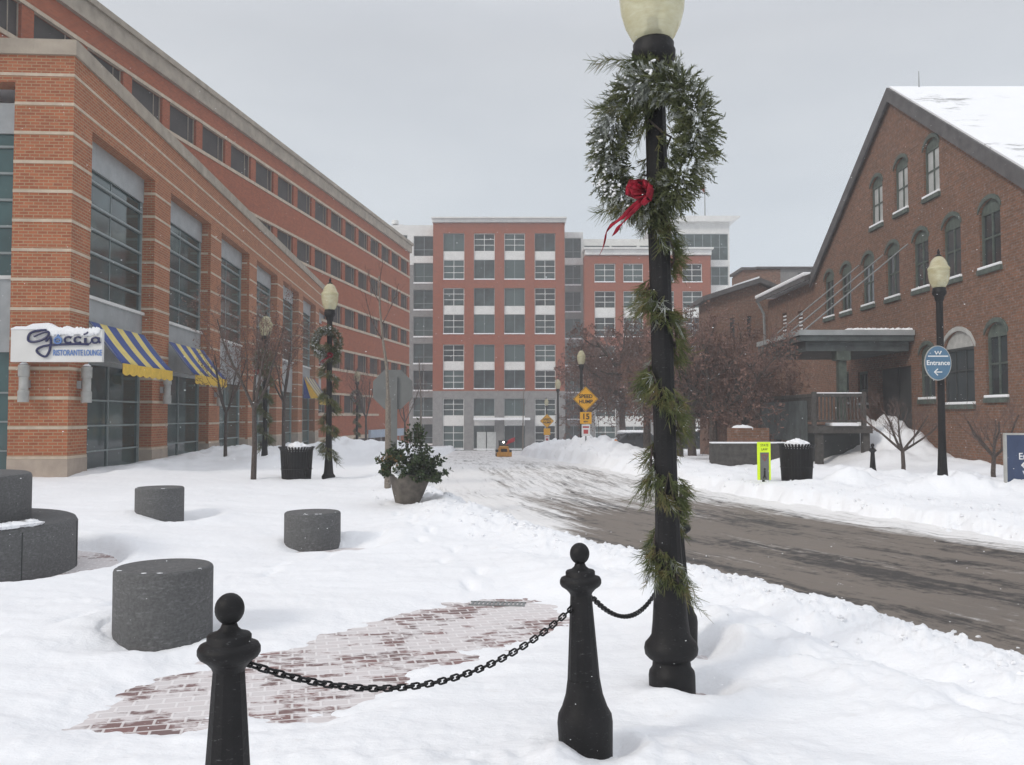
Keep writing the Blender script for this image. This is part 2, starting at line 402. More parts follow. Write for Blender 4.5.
# (x, y, object radius, width, depth, direction angle of the wind scour)
SCOUR = [(.335, 4.0, .13, .10, .06, .1), (.93, 5.12, .17, .16, .09, -.1), (-2.78, 6.5, .36, .20, .10, -.4), (-2.15, 11.0, .35, .25, .12, -1.2),
         (-5.25, 13.1, .35, .35, .14, 0.0), (-6.08, 9.2, 1.38, .34, .55, .75), (1.17, 6.0, .12, .18, .12, .1), (-1.75, 14.8, .25, .25, .1, .2), (-4.27, 20.0, .15, .35, .1, 3.0)]
_r = random.Random(4); FEET = []
for (x0_, y0_, x1_, y1_, n_) in ((-3.6, 6.2, -1.2, 12.5, 13), (1.9, 5.6, 3.2, 3.8, 5), (-5.0, 15, -1.5, 20, 10), (-.3, 8.3, -2.2, 15.5, 12)):
    for i_ in range(n_):
        t_ = i_/(n_-1); an_ = math.atan2(y1_-y0_, x1_-x0_)-math.pi/2
        FEET.append((x0_+(x1_-x0_)*t_+(.1 if i_ % 2 else -.1)+_r.uniform(-.05,.05), y0_+(y1_-y0_)*t_+_r.uniform(-.05,.05), an_+_r.uniform(-.2,.2)))
def snow_h(X, Y):
    X = np.asarray(X, float); Y = np.asarray(Y, float)
    deep = sst(-2, -6, X)*.10 + sst(11, 18, Y)*.10*(1-sst(26, 60, Y)*.5)
    s = .065 + deep + .035*fbm(X/2.4, Y/1.7, 3, 3) + .014*fbm(X/.8+Y*.5, Y/.24, 3, 9)*sst(0, 3, Y) + .006*fbm(X*9, Y*9, 3, 31)*(.4+np.clip(fbm(X/1.3, Y/1.1, 2, 66)+.4, 0, 1.4))
    nr = sst(26, 9, Y); rough = fbm(X*1.5, Y*1.1, 3, 41)*.8 + .5*fbm(X*4.2, Y*4.2, 4, 43)*nr; chunk = .35+(np.abs(fbm(X*6.5, Y*6.5, 4, 77))-.35)*nr
    # bare-swept brick patch: a capsule
    ax, ay, bx, by = -1.72, 5.2, -.1, 7.25
    t = np.clip(((X-ax)*(bx-ax)+(Y-ay)*(by-ay))/((bx-ax)**2+(by-ay)**2), 0, 1)
    d = np.hypot(X-ax-t*(bx-ax), Y-ay-t*(by-ay)) + .22*fbm(X*1.6, Y*2.2, 4, 55)
    s = s*sst(.46, 1.25, d) - .012*(1-sst(.45, .9, d)) + .006*fbm(X*7, Y*14, 3, 5)*(1-sst(.6, 1.0, d))
    # ploughed banks
    dl = (xl(Y)-X)*.93; dr = (X-xr(Y))*.93
    al = np.interp(Y, [2, 5, 8, 12, 20, 30, 50, 104], [.08, .09, .11, .13, .12, .16, .25, .3])
    wl = np.interp(Y, [2, 8, 20, 50], [.5, .5, .7, 1.8])
    lump = (1+.42*rough)*(.85+.45*chunk)
    s = s*(1-.80*gauss(X, Y, -.13, 7.7, .40, .14))
    s = s + al*np.exp(-((dl-.5)/wl)**2)*lump
    s = s + .09*np.exp(-((dl-1.45)/.5)**2)*(1+.6*rough)*sst(12, 8, Y)
    ar = np.interp(Y, [3, 12, 20, 26, 34, 60, 104], [.10, .10, .13, .26, .58, .75, .6])
    wr = np.interp(Y, [3, 20, 34, 60], [.8, 1.0, 1.3, 2.2])
    s = s + ar*np.exp(-((dr-wr*1.05)/wr)**2)*lump
    s = s + .20*np.exp(-((dr-3.6)/.9)**2)*(1+.7*rough)*sst(30, 24, Y)
    # heaps on the left along the shop front and behind the lamp
    wx = -10.25-.0632*(Y-20)
    s = s + sst(19, 22, Y)*(.14+.14*sst(22, 34, Y))*np.exp(-((X-wx-1.0)/1.1)**2)*(1+.7*rough)
    for cx, cy, sx, sy, h in ((.35, 3.75, 1.0, .6, .14), (-2.15, 10.6, .7, .45, -.085), (.93, 4.86, .34, .14, .085), (8.1, 16.3, .9, .45, .38), (12.0, 28.0, 1.3, 1.8, .85), (10.6, 25.2, .8, .5, .12), (-5.9, 31, 1.2, 2.4, .42), (-8.4, 29, 1.2, 2.4, .25), (-6.9, 33, 1.2, 2.0, .4), (-4.6, 34, .9, 3, .35),
                              (-6.5, 24.5, 1.0, 1.2, .35), (-3.5, 30, 1.0, 2.5, .22), (-7.6, 41, 2.0, 4, .55), (7.0, 18.0, .55, .3, .30), (3.6, 37, .7, .8, .3), (2.9, 39, .5, .6, .35),
                              (12.0, 23.5, 1.2, 3.5, .25), (11.6, 28, 1.6, 2.6, .55), (10.0, 17.5, 2, 1.2, .12), (9.4, 20, 1.2, .5, .12), (-1.2, 12.4, .8, 1.6, .10)):
        s = s + h*gauss(X, Y, cx, cy, sx, sy)*(1+.35*rough)
    for cx, cy, r0, w, dep, an in SCOUR:
        dd = np.hypot(X-cx, Y-cy)-r0; a = np.arctan2(Y-cy, X-cx)
        near = np.abs(dd) < 1.6
        k = np.where(near, .5+.5*np.cos(a-an), 0)
        s = s - dep*np.exp(-(np.maximum(dd, 0)/w)**2)*k**1.5*np.where(dd < .0, 1, 1)
        s = s + .28*min(dep, .16)*np.exp(-((dd-w*1.7)/(w*.45))**2)*k + .3*min(dep, .2)*np.exp(-(dd/(w*1.1))**2)*np.where(near, (.5-.5*np.cos(a-an)), 0)*(dd > -.1)
    for fx_, fy_, fa_ in FEET:
        m_ = (np.abs(X-fx_) < .6) & (np.abs(Y-fy_) < .6)
        if m_.any(): s = s - .05*np.where(m_, gauss(X, Y, fx_, fy_, .055, .15, fa_), 0) + .016*np.where(m_, gauss(X, Y, fx_+.05, fy_+.02, .13, .24, fa_)-gauss(X, Y, fx_, fy_, .07, .17, fa_), 0)
    # wheel ruts in the foreground right
    ru = np.exp(-((dl-1.05+.05*rough)/.13)**2)*sst(10, 7, Y)
    s = s - .05*ru
    s = np.maximum(s, -.012-.0*s)
    # cut down below the road surface
    inside = sst(.20, -.16, dl+.14*rough)*sst(.30, -.2, dr+.2*rough)
    s = s*(1-inside) - .16*inside
    return g(Y)+s
def sh(x, y): return float(snow_h(np.array([x]), np.array([y]))[0])

def grid_mesh(name, XX, YY, ZZ, mat, kind=None, attr=None, uvs=None):
    nr, nc = XX.shape; me = bpy.data.meshes.new(name)
    me.vertices.add(nr*nc); me.vertices.foreach_set('co', np.stack([XX, YY, ZZ], -1).astype(np.float32).ravel())
    i = np.arange(nr*nc).reshape(nr, nc)
    q = np.stack([i[:-1,:-1], i[:-1,1:], i[1:,1:], i[1:,:-1]], -1).reshape(-1)
    nq = (nr-1)*(nc-1); me.loops.add(nq*4); me.polygons.add(nq)
    me.loops.foreach_set('vertex_index', q.astype(np.int32)); me.polygons.foreach_set('loop_start', np.arange(0, nq*4, 4, dtype=np.int32))
    me.polygons.foreach_set('use_smooth', np.ones(nq, dtype=bool)); me.update(calc_edges=True); me.validate()
    if attr is not None:
        a = me.attributes.new('cover', 'FLOAT', 'POINT'); a.data.foreach_set('value', attr.astype(np.float32).ravel())
    if uvs is not None:
        l = me.uv_layers.new(name='UVMap'); l.data.foreach_set('uv', np.stack([uvs[0].ravel()[q], uvs[1].ravel()[q]], -1).astype(np.float32).ravel())
    me.materials.append(mat); o = bpy.data.objects.new(name, me); COL.objects.link(o)
    if kind: o['kind'] = kind
    return o

ys = list(np.linspace(-6, 2.4, 30)); y = 2.4
while y < 112: y *= 1.0078; ys.append(y)
ys += [125, 150, 200, 300]; ys = [-60, -20] + ys
ys = np.array(ys); tt = np.linspace(-.82, .82, 760); ext = np.array([3, 10, 30, 80, 200])
w = np.maximum(ys+1.2, 3.6)
XX = np.concatenate([-(w[:,None]*.82)-ext[::-1][None,:], w[:,None]*tt[None,:], (w[:,None]*.82)+ext[None,:]], 1)
YY = np.repeat(ys[:,None], XX.shape[1], 1)
grid_mesh('snow_ground', XX, YY, snow_h(XX, YY), M['snow_ground'], 'structure')

# road
yy = np.concatenate([np.linspace(-4, 2, 20), np.geomspace(2.1, 103, 330)]); uu = np.linspace(-.06, 1.06, 90)
XL = xl(yy)[:,None]; XR = xr(yy)[:,None]; RXX = XL+(XR-XL)*uu[None,:]; RYY = np.repeat(yy[:,None], len(uu), 1)
vv = np.repeat(np.cumsum(np.concatenate([[0], np.hypot(np.diff(yy), np.diff((xl(yy)+xr(yy))/2))]))[:,None], len(uu), 1)
UU = uu[None,:]*(XR-XL)
un = np.repeat(uu[None,:], len(yy), 0)
cen = np.interp(RYY, [4, 10, 14, 19, 27, 34, 50], [.40, .44, .52, .60, .62, .50, .45])
wid = np.interp(RYY, [4, 8, 11, 15, 20, 28, 45], [.55, .50, .30, .15, .11, .11, .13])
cover = np.clip((np.abs(un-cen)-wid)/.22, 0, 1)*.74
cover = np.where(un > .76, np.maximum(cover, .50*np.exp(-((un-.86)/.08)**2)), cover)
cover = np.maximum(cover, np.interp(RYY, [11, 20, 40], [.03, .58, .64]))
cover = np.clip(np.maximum(cover, .20)+.13*fbm(UU*.9, vv*.30, 4, 61)*(RYY > 6), 0, .9)
relief = cover*.05*fbm(UU*2.2, vv*1.6, 5, 21)+.012*fbm(UU*4, vv*.9, 4, 12)+.010*fbm(UU*9, vv*5, 3, 14)+cover*.03
grid_mesh('road', RXX, RYY, g(RYY)-.045+relief*.8, M['road'], 'structure', cover, (UU, vv))

# loose clods thrown up along the ploughed edges
_c = MB(); _r = random.Random(17)
for i in range(1300):
    Yc_ = 3.2*(16 ** (_r.random()**.8)); left = _r.random() < .6
    off = abs(_r.gauss(.45, .45)); Xc_ = float(xl(Yc_))-off if left else float(xr(Yc_))+off*1.6
    if _r.random() < .12: Xc_ = float(xl(Yc_))+_r.uniform(0, .5)
    r_ = _r.uniform(.006, .022)*(1+.4*(Yc_ > 10))*(1.6 if _r.random() < .06 else 1)
    _c.blob((Xc_, Yc_, max(sh(Xc_, Yc_), float(g(Yc_))-.045)+r_*.2), r_, i, .4, 6, 4, (1.2, 1, .8))
_o = _c.build('snow_clods', M['snow'], uv=False, smooth=True); _o['kind'] = 'stuff'

# brick pavement under the snow
py_ = np.linspace(-2, 28, 60); px_ = np.linspace(-10, 4.4, 40)
PX, PY = np.meshgrid(px_, py_)
PX = np.minimum(PX, xl(PY)-.25)
grid_mesh('brick_pavement', PX, PY, 0*PX+.0, M['paver'], 'structure')

# ================================================================ WALL BUILDERS (local frame: x along the wall, y inwards, z up)
def clip(poly, a, b, c):
    out = []
    for i in range(len(poly)):
        p, q = poly[i], poly[(i+1) % len(poly)]; dp = a*p[0]+b*p[1]-c; dq = a*q[0]+b*q[1]-c
        if dp <= 1e-9: out.append(p)
        if (dp < -1e-9 and dq > 1e-9) or (dp > 1e-9 and dq < -1e-9):
            t = dp/(dp-dq); out.append((p[0]+t*(q[0]-p[0]), p[1]+t*(q[1]-p[1])))
    return out
def facade(mb, u0, u1, z0, z1, t, ops, y=0.0, clips=()):
    us = sorted({u0, u1} | {round(min(max(v, u0), u1), 4) for o in ops for v in o[:2]})
    zs = sorted({z0, z1} | {round(min(max(v, z0), z1), 4) for o in ops for v in o[2:4]})
    for a, b in zip(zs[:-1], zs[1:]):
        run = None
        for c, d in zip(us[:-1], us[1:]):
            mu, mz = (c+d)/2, (a+b)/2
            solid = not any(o[0] < mu < o[1] and o[2] < mz < o[3] for o in ops)
            if solid: run = [run[0], d] if run else [c, d]
            if (not solid or d == us[-1]) and run:
                poly = [(run[0], a), (run[1], a), (run[1], b), (run[0], b)]
                for cl in clips: poly = clip(poly, *cl) if poly else poly
                if len(poly) > 2: mb.prism(poly, y, y+t)
                run = None
def window_mesh(w, h, vs, hs, fr=.06, dep=.08, mt=.04):
    """frame with mullions; origin at lower left, front at y=0"""
    b = MB(); b.box(0, 0, 0, fr, dep, h); b.box(w-fr, 0, 0, w, dep, h); b.box(fr, 0, 0, w-fr, dep, fr); b.box(fr, 0, h-fr, w-fr, dep, h)
    for v in vs: b.box(v-mt/2, .006, fr, v+mt/2, dep, h-fr)
    for z in hs: b.box(fr, .012, z-mt/2, w-fr, dep-.003, z+mt/2)
    return b
def place(src, parent, loc, mesh_child=None):
    c = src.copy(); COL.objects.link(c); c.parent = parent; c.location = loc
    for ch in src.children:
        d = ch.copy(); COL.objects.link(d); d.parent = c
    return c
def kit(frame_mb, fmat, pane_mb, pmat, extra=()):
    """window prototype: frame object with pane (and extra) sub-parts; first placement reuses it"""
    f = frame_mb.build('window', fmat); p = pane_mb.build('pane', pmat, f)
    for n, mb, m in extra: mb.build(n, m, f)
    f['_free'] = 1
    return f
def put(k, parent, loc):
    if k.get('_free'):
        del k['_free']; k.parent = parent; k.location = loc; return k
    return place(k, parent, loc)

# ---------------------------------------------------------------- low shop building, left
X0 = hx(70, 20, 300); ang = math.atan2(1, -.0632)
low = thing('brick_building', 'low orange brick corner building with tall glazed bays and pale stone bands on the left', 'building', (X0, 20, 0), ang)
nd = math.hypot(1, .0632); LEN = 42.5
bz = [.66+.684*k for k in range(14)]; HT = bz[13]+.5
mb = MB(); ops = []; bays = []
for k in range(7):
    s = (21.05+5.85*k-20)*nd; e = s+4.45*nd
    if e < LEN-.5: ops.append((s, e, -1.5, 8.62)); bays.append((s, e))
facade(mb, .5, LEN, bz[0], HT, .5, ops)
# front face (plane x=0) running inwards to local y=14, window from y=1.25
def yz(mb, y0, y1, z0, z1, x0=0, x1=.5): mb.box(x0, y0, z0, x1, y1, z1)
yz(mb, 0, 1.33, bz[0], HT); yz(mb, 1.33, 5.4, 9.4, HT); yz(mb, 5.4, 6.8, bz[0], HT); yz(mb, 6.8, 10.9, 9.4, HT); yz(mb, 10.9, 14, bz[0], HT)
mb.box(LEN-.5, .5, -1.5, LEN, 3.0, HT)
mb.build('wall', M['brick_low'], low)
mb = MB()
st = .07
e0 = 0
for (s, e) in bays + [(LEN, LEN)]:
    mb = MB(); mb.box(e0 if e0 else -.02, -.02, -1.8, s, .49, bz[0]-.003)
    if not e0: mb.box(-.02, .49, -1.8, .5, 1.33, bz[0]-.003)
    mb.build('stone_base', M['base_stone'], low); e0 = e
mb = MB(); mb.box(-.02, 5.4, -1.8, .5, 6.8, bz[0]-.003); mb.build('stone_base', M['base_stone'], low)
mb = MB()
for i, z in enumerate(bz[0:]):
    segs = []
    if z > 8.62: segs = [(-.012, LEN)]
    else:
        p = -.012
        for (s, e) in bays: segs.append((p, s)); p = e
        segs.append((p, LEN))
    for a, b in segs: mb.box(a, -.012, z, b, .1 if a != -.012 else .0, z+st) if a != -.012 else mb.box(a, -.012, z, b, .02, z+st)
    mb.box(-.0125, .02, z, .02, 1.33 if z < 9.3 else 14, z+st)
    if z < 9.3: mb.box(-.0125, 5.4, z, .02, 6.8, z+st); mb.box(-.0125, 10.9, z, .02, 14, z+st)
    for (s, e) in bays:        # returns inside the reveals
        if z < 8.5:
            mb.box(e-.002-.01, .1, z, e+.01, .40, z+st); mb.box(s-.01, .1, z, s+.012, .40, z+st)
mb.build('stone_band', M['limestone'], low)
mb = MB(); mb.box(-.06, -.06, HT+.002, LEN, .55, HT+.36); mb.box(-.06, .55, HT+.002, .55, 14, HT+.36)
for k in range(14): mb.box(-.064, .9+k*1.2, HT, -.05, .915+k*1.2, HT+.36)
mb.build('coping', M['coping'], low)
mb = MB(); mb.box(.5, .5, HT-.6, LEN-.5, 3.2, HT-.45); mb.build('roof', M['snow'], low)
W = bays[0][1]-bays[0][0]
fr = MB(); fr.box(0, 0, 0, .05, .1, 10.2); fr.box(W-.05, 0, 0, W, .1, 10.2)
for z in [.95+.0, 1.6, 2.25, 2.9, 3.55]: fr.box(.05, -.012, z-.02, W-.05, .09, z+.02)
for z in [5.2+1.5-.0+.605*k for k in range(5)]: fr.box(.05, -.02, z-.026, W-.05, .09, z+.026)
for x in (W*.5,): fr.box(x-.02, .02, 0, x+.02, .095, 4.46); fr.box(x-.012, .045, 6.1, x+.012, .095, 9.4)
pn_ = MB(); pn_.box(.03, .06, 0, W-.03, .075, 10.1)
sp = MB(); sp.box(.02, -.03, 4.46, W-.02, .04, 6.1); hp_ = MB(); hp_.box(.02, -.03, 9.42, W-.02, .04, 10.12)
for i in range(6):
    for zz in (4.9, 5.6): sp.lathe([(.03, 0), (.02, .02)], (0,0,0), 6) if False else None
led = MB(); led.box(.0, -.10, 6.1, W, .0, 6.18)
k0 = kit(fr, M['mullion'], pn_, M['glass_low'], [('spandrel_panel', sp, M['alu']), ('header_panel', hp_, M['alu']), ('ledge', led, M['white_panel'])])
for s, e in bays: put(k0, low, (s, .35, -1.5))
# windows of the front face (turned a quarter)
k0c = None
for y0 in (1.33, 6.8):
    c = copy_tree(k0, low); c.location = (.38, y0+4.07+.0, -1.5); c.rotation_euler = (0, 0, R(-90)); c.scale = (4.07/W, 1, 1.04)
# interior dark slab so glass has nothing bright behind it
# awnings (own things)
def awning(u, label, wd=3.5, out=.80, drop=1.02, zt=3.95, first=None):
    if first is None:
        a = thing('awning', label, 'awning', (0,0,0), 0, 'striped awnings on the shop front')
        mb = MB(); n = 14; vs = []; fs = []
        for j in range(7):
            v = j/6; sag = -.05*math.sin(v*math.pi)
            for i in range(n+1): vs.append((wd*i/n, -out*v, -drop*v+sag+.012*math.sin(i*1.9)*v)); 
        for j in range(6):
            for i in range(n): q = j*(n+1)+i; fs.append((q, q+n+1, q+n+2, q+1))
        mb.add(vs, fs); o = mb.build('canvas', M['stripe'], a, smooth=True); md = o.modifiers.new('thick', 'SOLIDIFY'); md.thickness = .012
        mb = MB(); nb = 56
        for i in range(nb):
            x0 = wd*i/nb; x1 = wd*(i+1)/nb; d0 = .24+.05*abs(math.sin(i*math.pi/7)); d1 = .24+.05*abs(math.sin((i+1)*math.pi/7))
            mb.add([(x0,-out-.012,-drop), (x1,-out-.012,-drop), (x1,-out-.014,-drop-d1), (x0,-out-.014,-drop-d0),
                    (x0,-out-.0,-drop), (x1,-out-.0,-drop), (x1,-out-.002,-drop-d1), (x0,-out-.002,-drop-d0)], [(0,3,2,1),(4,5,6,7),(3,7,6,2)])
        mb.build('valance', M['yellow_cloth'], a)
        mb = MB()
        for x in (.03, wd-.03):
            mb.tube((x, 0, -.9), (x, -out+.03, -drop-.01), .018, .018, 6); mb.tube((x, -.0, -.02), (x, -out+.03, -drop-.015), .016, .016, 6)
        mb.tube((0, -out+.02, -drop-.015), (wd, -out+.02, -drop-.015), .016, .016, 6)
        mb.build('frame', M['steel'], a)
    else:
        a = copy_tree(first); a['label'] = label
    p = low.matrix_basis @ Vector((u, -.03, zt)); 
    a.location = Vector((X0, 20, 0)) + Matrix.Rotation(ang, 3, 'Z') @ Vector((u, -.03, zt)); a.rotation_euler = (0, 0, ang)
    return a
aw = awning(bays[0][0]-.05, 'blue and yellow striped awning nearest the corner, beside the white restaurant sign', 3.7)
awning(bays[1][0]-.05, 'blue and yellow striped awning over the second bay from the corner, partly behind bare twigs', first=aw)
a3 = awning(bays[5][0]+.2, 'small distant blue and yellow awning seen beside the left lamp post', first=aw); a3.scale = (1, 1.15, 1.25)
mb = MB(); mb.add([(-.01, 0, 0), (-.01, -.80, -1.02), (-.01, 0, -1.02), (-.03, 0, 0), (-.03, -.80, -1.02), (-.03, 0, -1.02)], [(0,1,2),(3,5,4),(0,3,4,1),(1,4,5,2),(2,5,3,0)]); mb.build('side_panel', M['yellow_cloth'], a3)
mb = MB(); mb.add([(-.035, 0, 0), (-.035, -.36, -1.02), (-.035, 0, -1.02), (-.045, 0, 0), (-.045, -.36, -1.02), (-.045, 0, -1.02)], [(0,1,2),(3,5,4),(0,3,4,1),(1,4,5,2),(2,5,3,0)]); mb.build('side_stripe', M['navy_cloth'], a3)

def low_pt(u, v, z): return Vector((X0, 20, 0)) + Matrix.Rotation(ang, 3, 'Z') @ Vector((u, v, z))
# restaurant sign wrapping the corner pier
Yq = 19.62; k_ = Yq/FPX
sg = thing('restaurant_sign', 'long white snow-capped sign board with navy script across the brick corner pier', 'sign', (hx(9, Yq), Yq, hz(362, Yq)))
sxp = lambda px: hx(px, Yq)-hx(9, Yq)
szp = lambda py: hz(py, Yq)-hz(362, Yq)
SH = szp(329.5)
mb = MB(); mb.box(0, 0, 0, sxp(101), .10, SH); mb.build('board', M['white_panel'], sg, bevel=.008)
mb = MB(); mb.box(.3, .10, .1, .4, .37, .2); mb.box(.3, .10, SH-.2, .4, .37, SH-.1); mb.box(1.0, .10, .1, 1.1, .37, .2); mb.box(1.0, .1, SH-.2, 1.1, .37, SH-.1); mb.build('bracket', M['alu'], sg)
mb = MB()
prof = [(0, .02), (.12, .07), (.35, .07), (.5, .13), (.85, .15), (1.0, .07), (1.15, .03), (1.27, .085), (1.4, .03), (1.7, .015), (2.05, .01)]
poly = [(x, SH+.0) for x, z in prof][:1]
poly = [(0, SH-.002), (sxp(100), SH-.002)] + [(min(x, sxp(100)), SH+z) for x, z in prof[::-1]]
mb.prism(poly, -.02, .16); sc_ = mb.build('snow_cap', M['snow'], sg, bevel=.012)
mb = MB()
for i in range(15):
    x = .9+i*.075; mb.blob((x, -.012, SH-.05-.02*math.sin(i*1.3)), .07, i, .3, 8, 6, (1.1, .35, 1.2))
mb.build('snow_patch', M['snow'], sg, smooth=True)
def bent(pts, r, nm='lettering', m='navy_letter'):
    mb = MB(); mb.path([(sxp(x), -.035, szp(y)) for x, y in pts], [r]*len(pts), 8); return mb.build(nm, M[m], sg, smooth=True)
def smooth(key, n=5):
    out = []
    for i in range(len(key)-1):
        p0, p1, p2, p3 = key[max(i-1,0)], key[i], key[i+1], key[min(i+2, len(key)-1)]
        for j in range(n):
            t = j/n; out.append(tuple(.5*((2*p1[k])+(-p0[k]+p2[k])*t+(2*p0[k]-5*p1[k]+4*p2[k]-p3[k])*t*t+(-p0[k]+3*p1[k]-3*p2[k]+p3[k])*t**3) for k in (0, 1)))
    return out+[key[-1]]
bent(smooth([(33,336.5),(38,334),(44,332),(48,332.5),(47,336),(41,340),(33,342),(28,341),(27.5,337),(30,333),(37,330.8),(45,330.2)]), .028)
bent(smooth([(45,341.5),(48.5,337.5),(50,339),(50,345),(48.5,352),(45.5,356.5),(41,355.5),(36.5,352),(37,349),(42,346.5),(50,345.2),(62,344.6),(75,344.2),(88,344.5)]), .026)
bent([(57.2+3.4*math.cos(t), 340.6-3.2*math.sin(t)) for t in np.linspace(0, 6.283, 15)], .024, 'drop_emblem', 'blue_letter'); bent([(57.2, 341), (57.2, 340.3)], .045, 'drop_emblem', 'blue_letter'); bent([(56, 337.3), (57.2, 334.8), (58.6, 337.4)], .018, 'drop_emblem', 'blue_letter')
for c0 in (67.5, 77.3): bent([(c0+3.6*math.cos(t), 340-3.1*math.sin(t)) for t in np.linspace(.7, 5.6, 12)], .024)
bent([(84.6, 338), (84.6, 343)], .03); bent([(83, 334.5), (86, 333.5), (87, 332)], .02)
bent([(94.5+3.4*math.cos(t), 340.3-2.8*math.sin(t)) for t in np.linspace(.4, 6.0, 12)], .024); bent([(98.2, 337.4), (98, 341), (99.5, 343.2)], .024); bent(smooth([(86, 343.4), (89, 343.6), (91.2, 341)]), .018)
text('RISTORANTE', .185, M['blue_letter'], sg, (sxp(67), -.012, szp(353)), ext=.006, sx=.62, bold=.002); text('LOUNGE', .185, M['blue_letter'], sg, (sxp(92), -.012, szp(353)), ext=.006, sx=.55, bold=.002)

# wall lamps
def wall_lamp(u, v, z, rz, label, first=None):
    if first: a = copy_tree(first); a['label'] = label
    else:
        a = thing('wall_lamp', label, 'wall lamp', (0,0,0), 0, 'cylinder lamps on the brick piers')
        mb = MB(); mb.lathe([(.03,-.42),(.12,-.42),(.12,-.17),(.10,-.15),(.10,.15),(.12,.17),(.12,.42),(.03,.42)], n=16)
        mb.build('body', M['stone_sill'], a, smooth=True)
        mb = MB(); mb.box(-.06, .10, -.09, .06, .2, .09); mb.build('bracket', M['alu'], a)
        mb = MB(); mb.lathe([(.06,.42),(.10,.44),(.04,.49)], n=10); mb.build('snow_cap', M['snow'], a, smooth=True)
    a.location = low_pt(u, v, z); a.rotation_euler = (0, 0, ang+rz); return a
zl = hz(384, 20)
wl = wall_lamp(-.2, .90, zl, R(-90), 'grey cylinder wall lamp on the camera-facing side of the corner pier under the sign')
wall_lamp(.50, -.2, zl, 0, 'grey cylinder wall lamp on the street side of the corner pier', wl)
wall_lamp(bays[0][1]+.72, -.2, zl+.05, 0, 'grey cylinder wall lamp on the pier between the two nearest awnings', wl)
wall_lamp(bays[1][1]+.72, -.2, zl+.05, 0, 'grey cylinder wall lamp on the pier just past the second awning', wl)

# ---------------------------------------------------------------- tall brick building behind
aT = math.atan2(1, .145); nT = math.hypot(1, .145); Y0T = 14.0; XT0 = hx(409, 82)-.145*(82-Y0T)
tall = thing('office_building', 'long tall red brick building with rows of dark openings behind the low shop block', 'building', (XT0, Y0T, 0), aT)
uT = lambda Y: (Y-Y0T)*nT
LT = uT(82)
zc = hz(243, 82); rows = [hz(276.8, 82), hz(311, 82), hz(345.6, 82), hz(380, 82), hz(414, 82)]
ops = []; starts = []
Y = 79.0
while Y > 16: starts.append(Y); Y -= 3.02
oh = 1.32
for r, z in enumerate(rows):
    for Ys in starts:
        if r == 4 and Ys > 69: continue
        if r >= 2 and Ys < 40: continue
        if Ys < 27 : continue
        ops.append((uT(Ys), uT(Ys)+2.42, z, z+oh))
gar = (uT(63.6), uT(80.5), -3.6, hz(437, 72))
mb = MB(); facade(mb, 0, LT, -3.6, zc-.95, .22, ops+[gar]); mb.box(0, .22, -3.6, .6, 16, zc-.95); mb.box(LT-.6, .22, -3.6, LT, 16, zc-.95)
mb.build('wall', M['brick_tall'], tall)
mb = MB(); mb.box(-.2, -.18, zc-.95, LT+.18, .9, zc-.25); mb.box(-.3, -.30, zc-.25, LT+.3, .9, zc); mb.box(LT-.7, .9, zc-.95, LT+.18, 16, zc)
mb.build('cornice', M['coping'], tall)
mb = MB()
for r, z in enumerate(rows):
    end = LT if r < 4 else uT(72.3)
    mb.box(0, -.05, z-.17, end+.02, .12, z); mb.box(0, -.05, z+oh, end+.02, .12, z+oh+.15)
mb.box(0, -.05, zc-1.35, LT, .05, zc-1.2) if False else None
mb.box(0, -.04, gar[3], LT, .1, gar[3]+.28)
mb.build('stone_band', M['limestone'], tall)
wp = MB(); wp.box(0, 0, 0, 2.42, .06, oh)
src = None
cand = sorted(ops, key=lambda o: -o[0])
jm = MB(); jm.box(0, -.04, 0, .04, .0, oh); jm.box(2.38, -.04, 0, 2.42, 0, oh); jm.box(1.9, -.03, .07, 1.93, 0, oh); jm.box(.07, -.06, 0, 2.35, 0, .06)
for i, o in enumerate(sorted(ops, key=lambda o: o[0])[:100] if len(ops) <= 100 else sorted(ops, key=lambda o: o[0])[:100]):
    if src is None:
        src = wp.build('window', M['dark_opening'], tall); jm.build('frame', M['coping'], src); c = src  # dark sheet closes the opening, shade inside put into its colour
    else: c = place(src, tall, (0,0,0))
    c.location = (o[0], .17, o[2])
rest = sorted(ops, key=lambda o: o[0])[100:]
if rest:
    mb = MB()
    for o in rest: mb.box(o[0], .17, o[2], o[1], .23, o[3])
    b_ = mb.build('far_openings', M['dark_opening'], tall); b_['kind'] = 'stuff'
mb = MB(); mb.box(gar[0]+.002, 1.5, -3.6, gar[1]-.002, 1.6, gar[3]-.002); mb.build('garage_back', M['dark_opening'], tall)
mb = MB(); mb.box(uT(69.5), -.25, hz(437,72)-.02, uT(79.5), -.06, hz(429.5,72)); mb.build('entrance_band', mat_plain('pale blue band', (.36,.43,.52), .6, .06, 3, 0), tall)
mb = MB()
for i in range(9): mb.box(gar[0]+.4+i*1.95, .1, -3.6, gar[0]+.5+i*1.95, .2, gar[3])
mb.box(gar[0], .08, -1.35, gar[1], .14, -1.27); mb.build('gate_bars', M['steel'], tall)
mb = MB(); mb.box(.9, .9, zc-.6, LT-.7, 16, zc-.5); mb.build('roof', M['snow'], tall)
# ---------------------------------------------------------------- centre building, far end of the street
YC = 105.0
cen_ = thing('office_building', 'red brick and glass block with grey stone base closing the far end of the street', 'building', (0, YC, 0))
cx = lambda px: hx(px, YC); cz = lambda py: hz(py, YC)
P = cz(200)-cz(227.4)      # storey
row_t = [233.3+27.4*i for i in range(8)]          # window heads of block one
brick = MB(); stone = MB(); white = MB(); wins = []; spand = MB(); sills = MB()
def one(nm, mt, *b):
    m_ = MB(); m_.box(*b); return m_.build(nm, mt, cen_)
def winpx(x0, x1, yt, yb, y, kind): wins.append((cx(x0), cx(x1), cz(yb), cz(yt), y, kind))
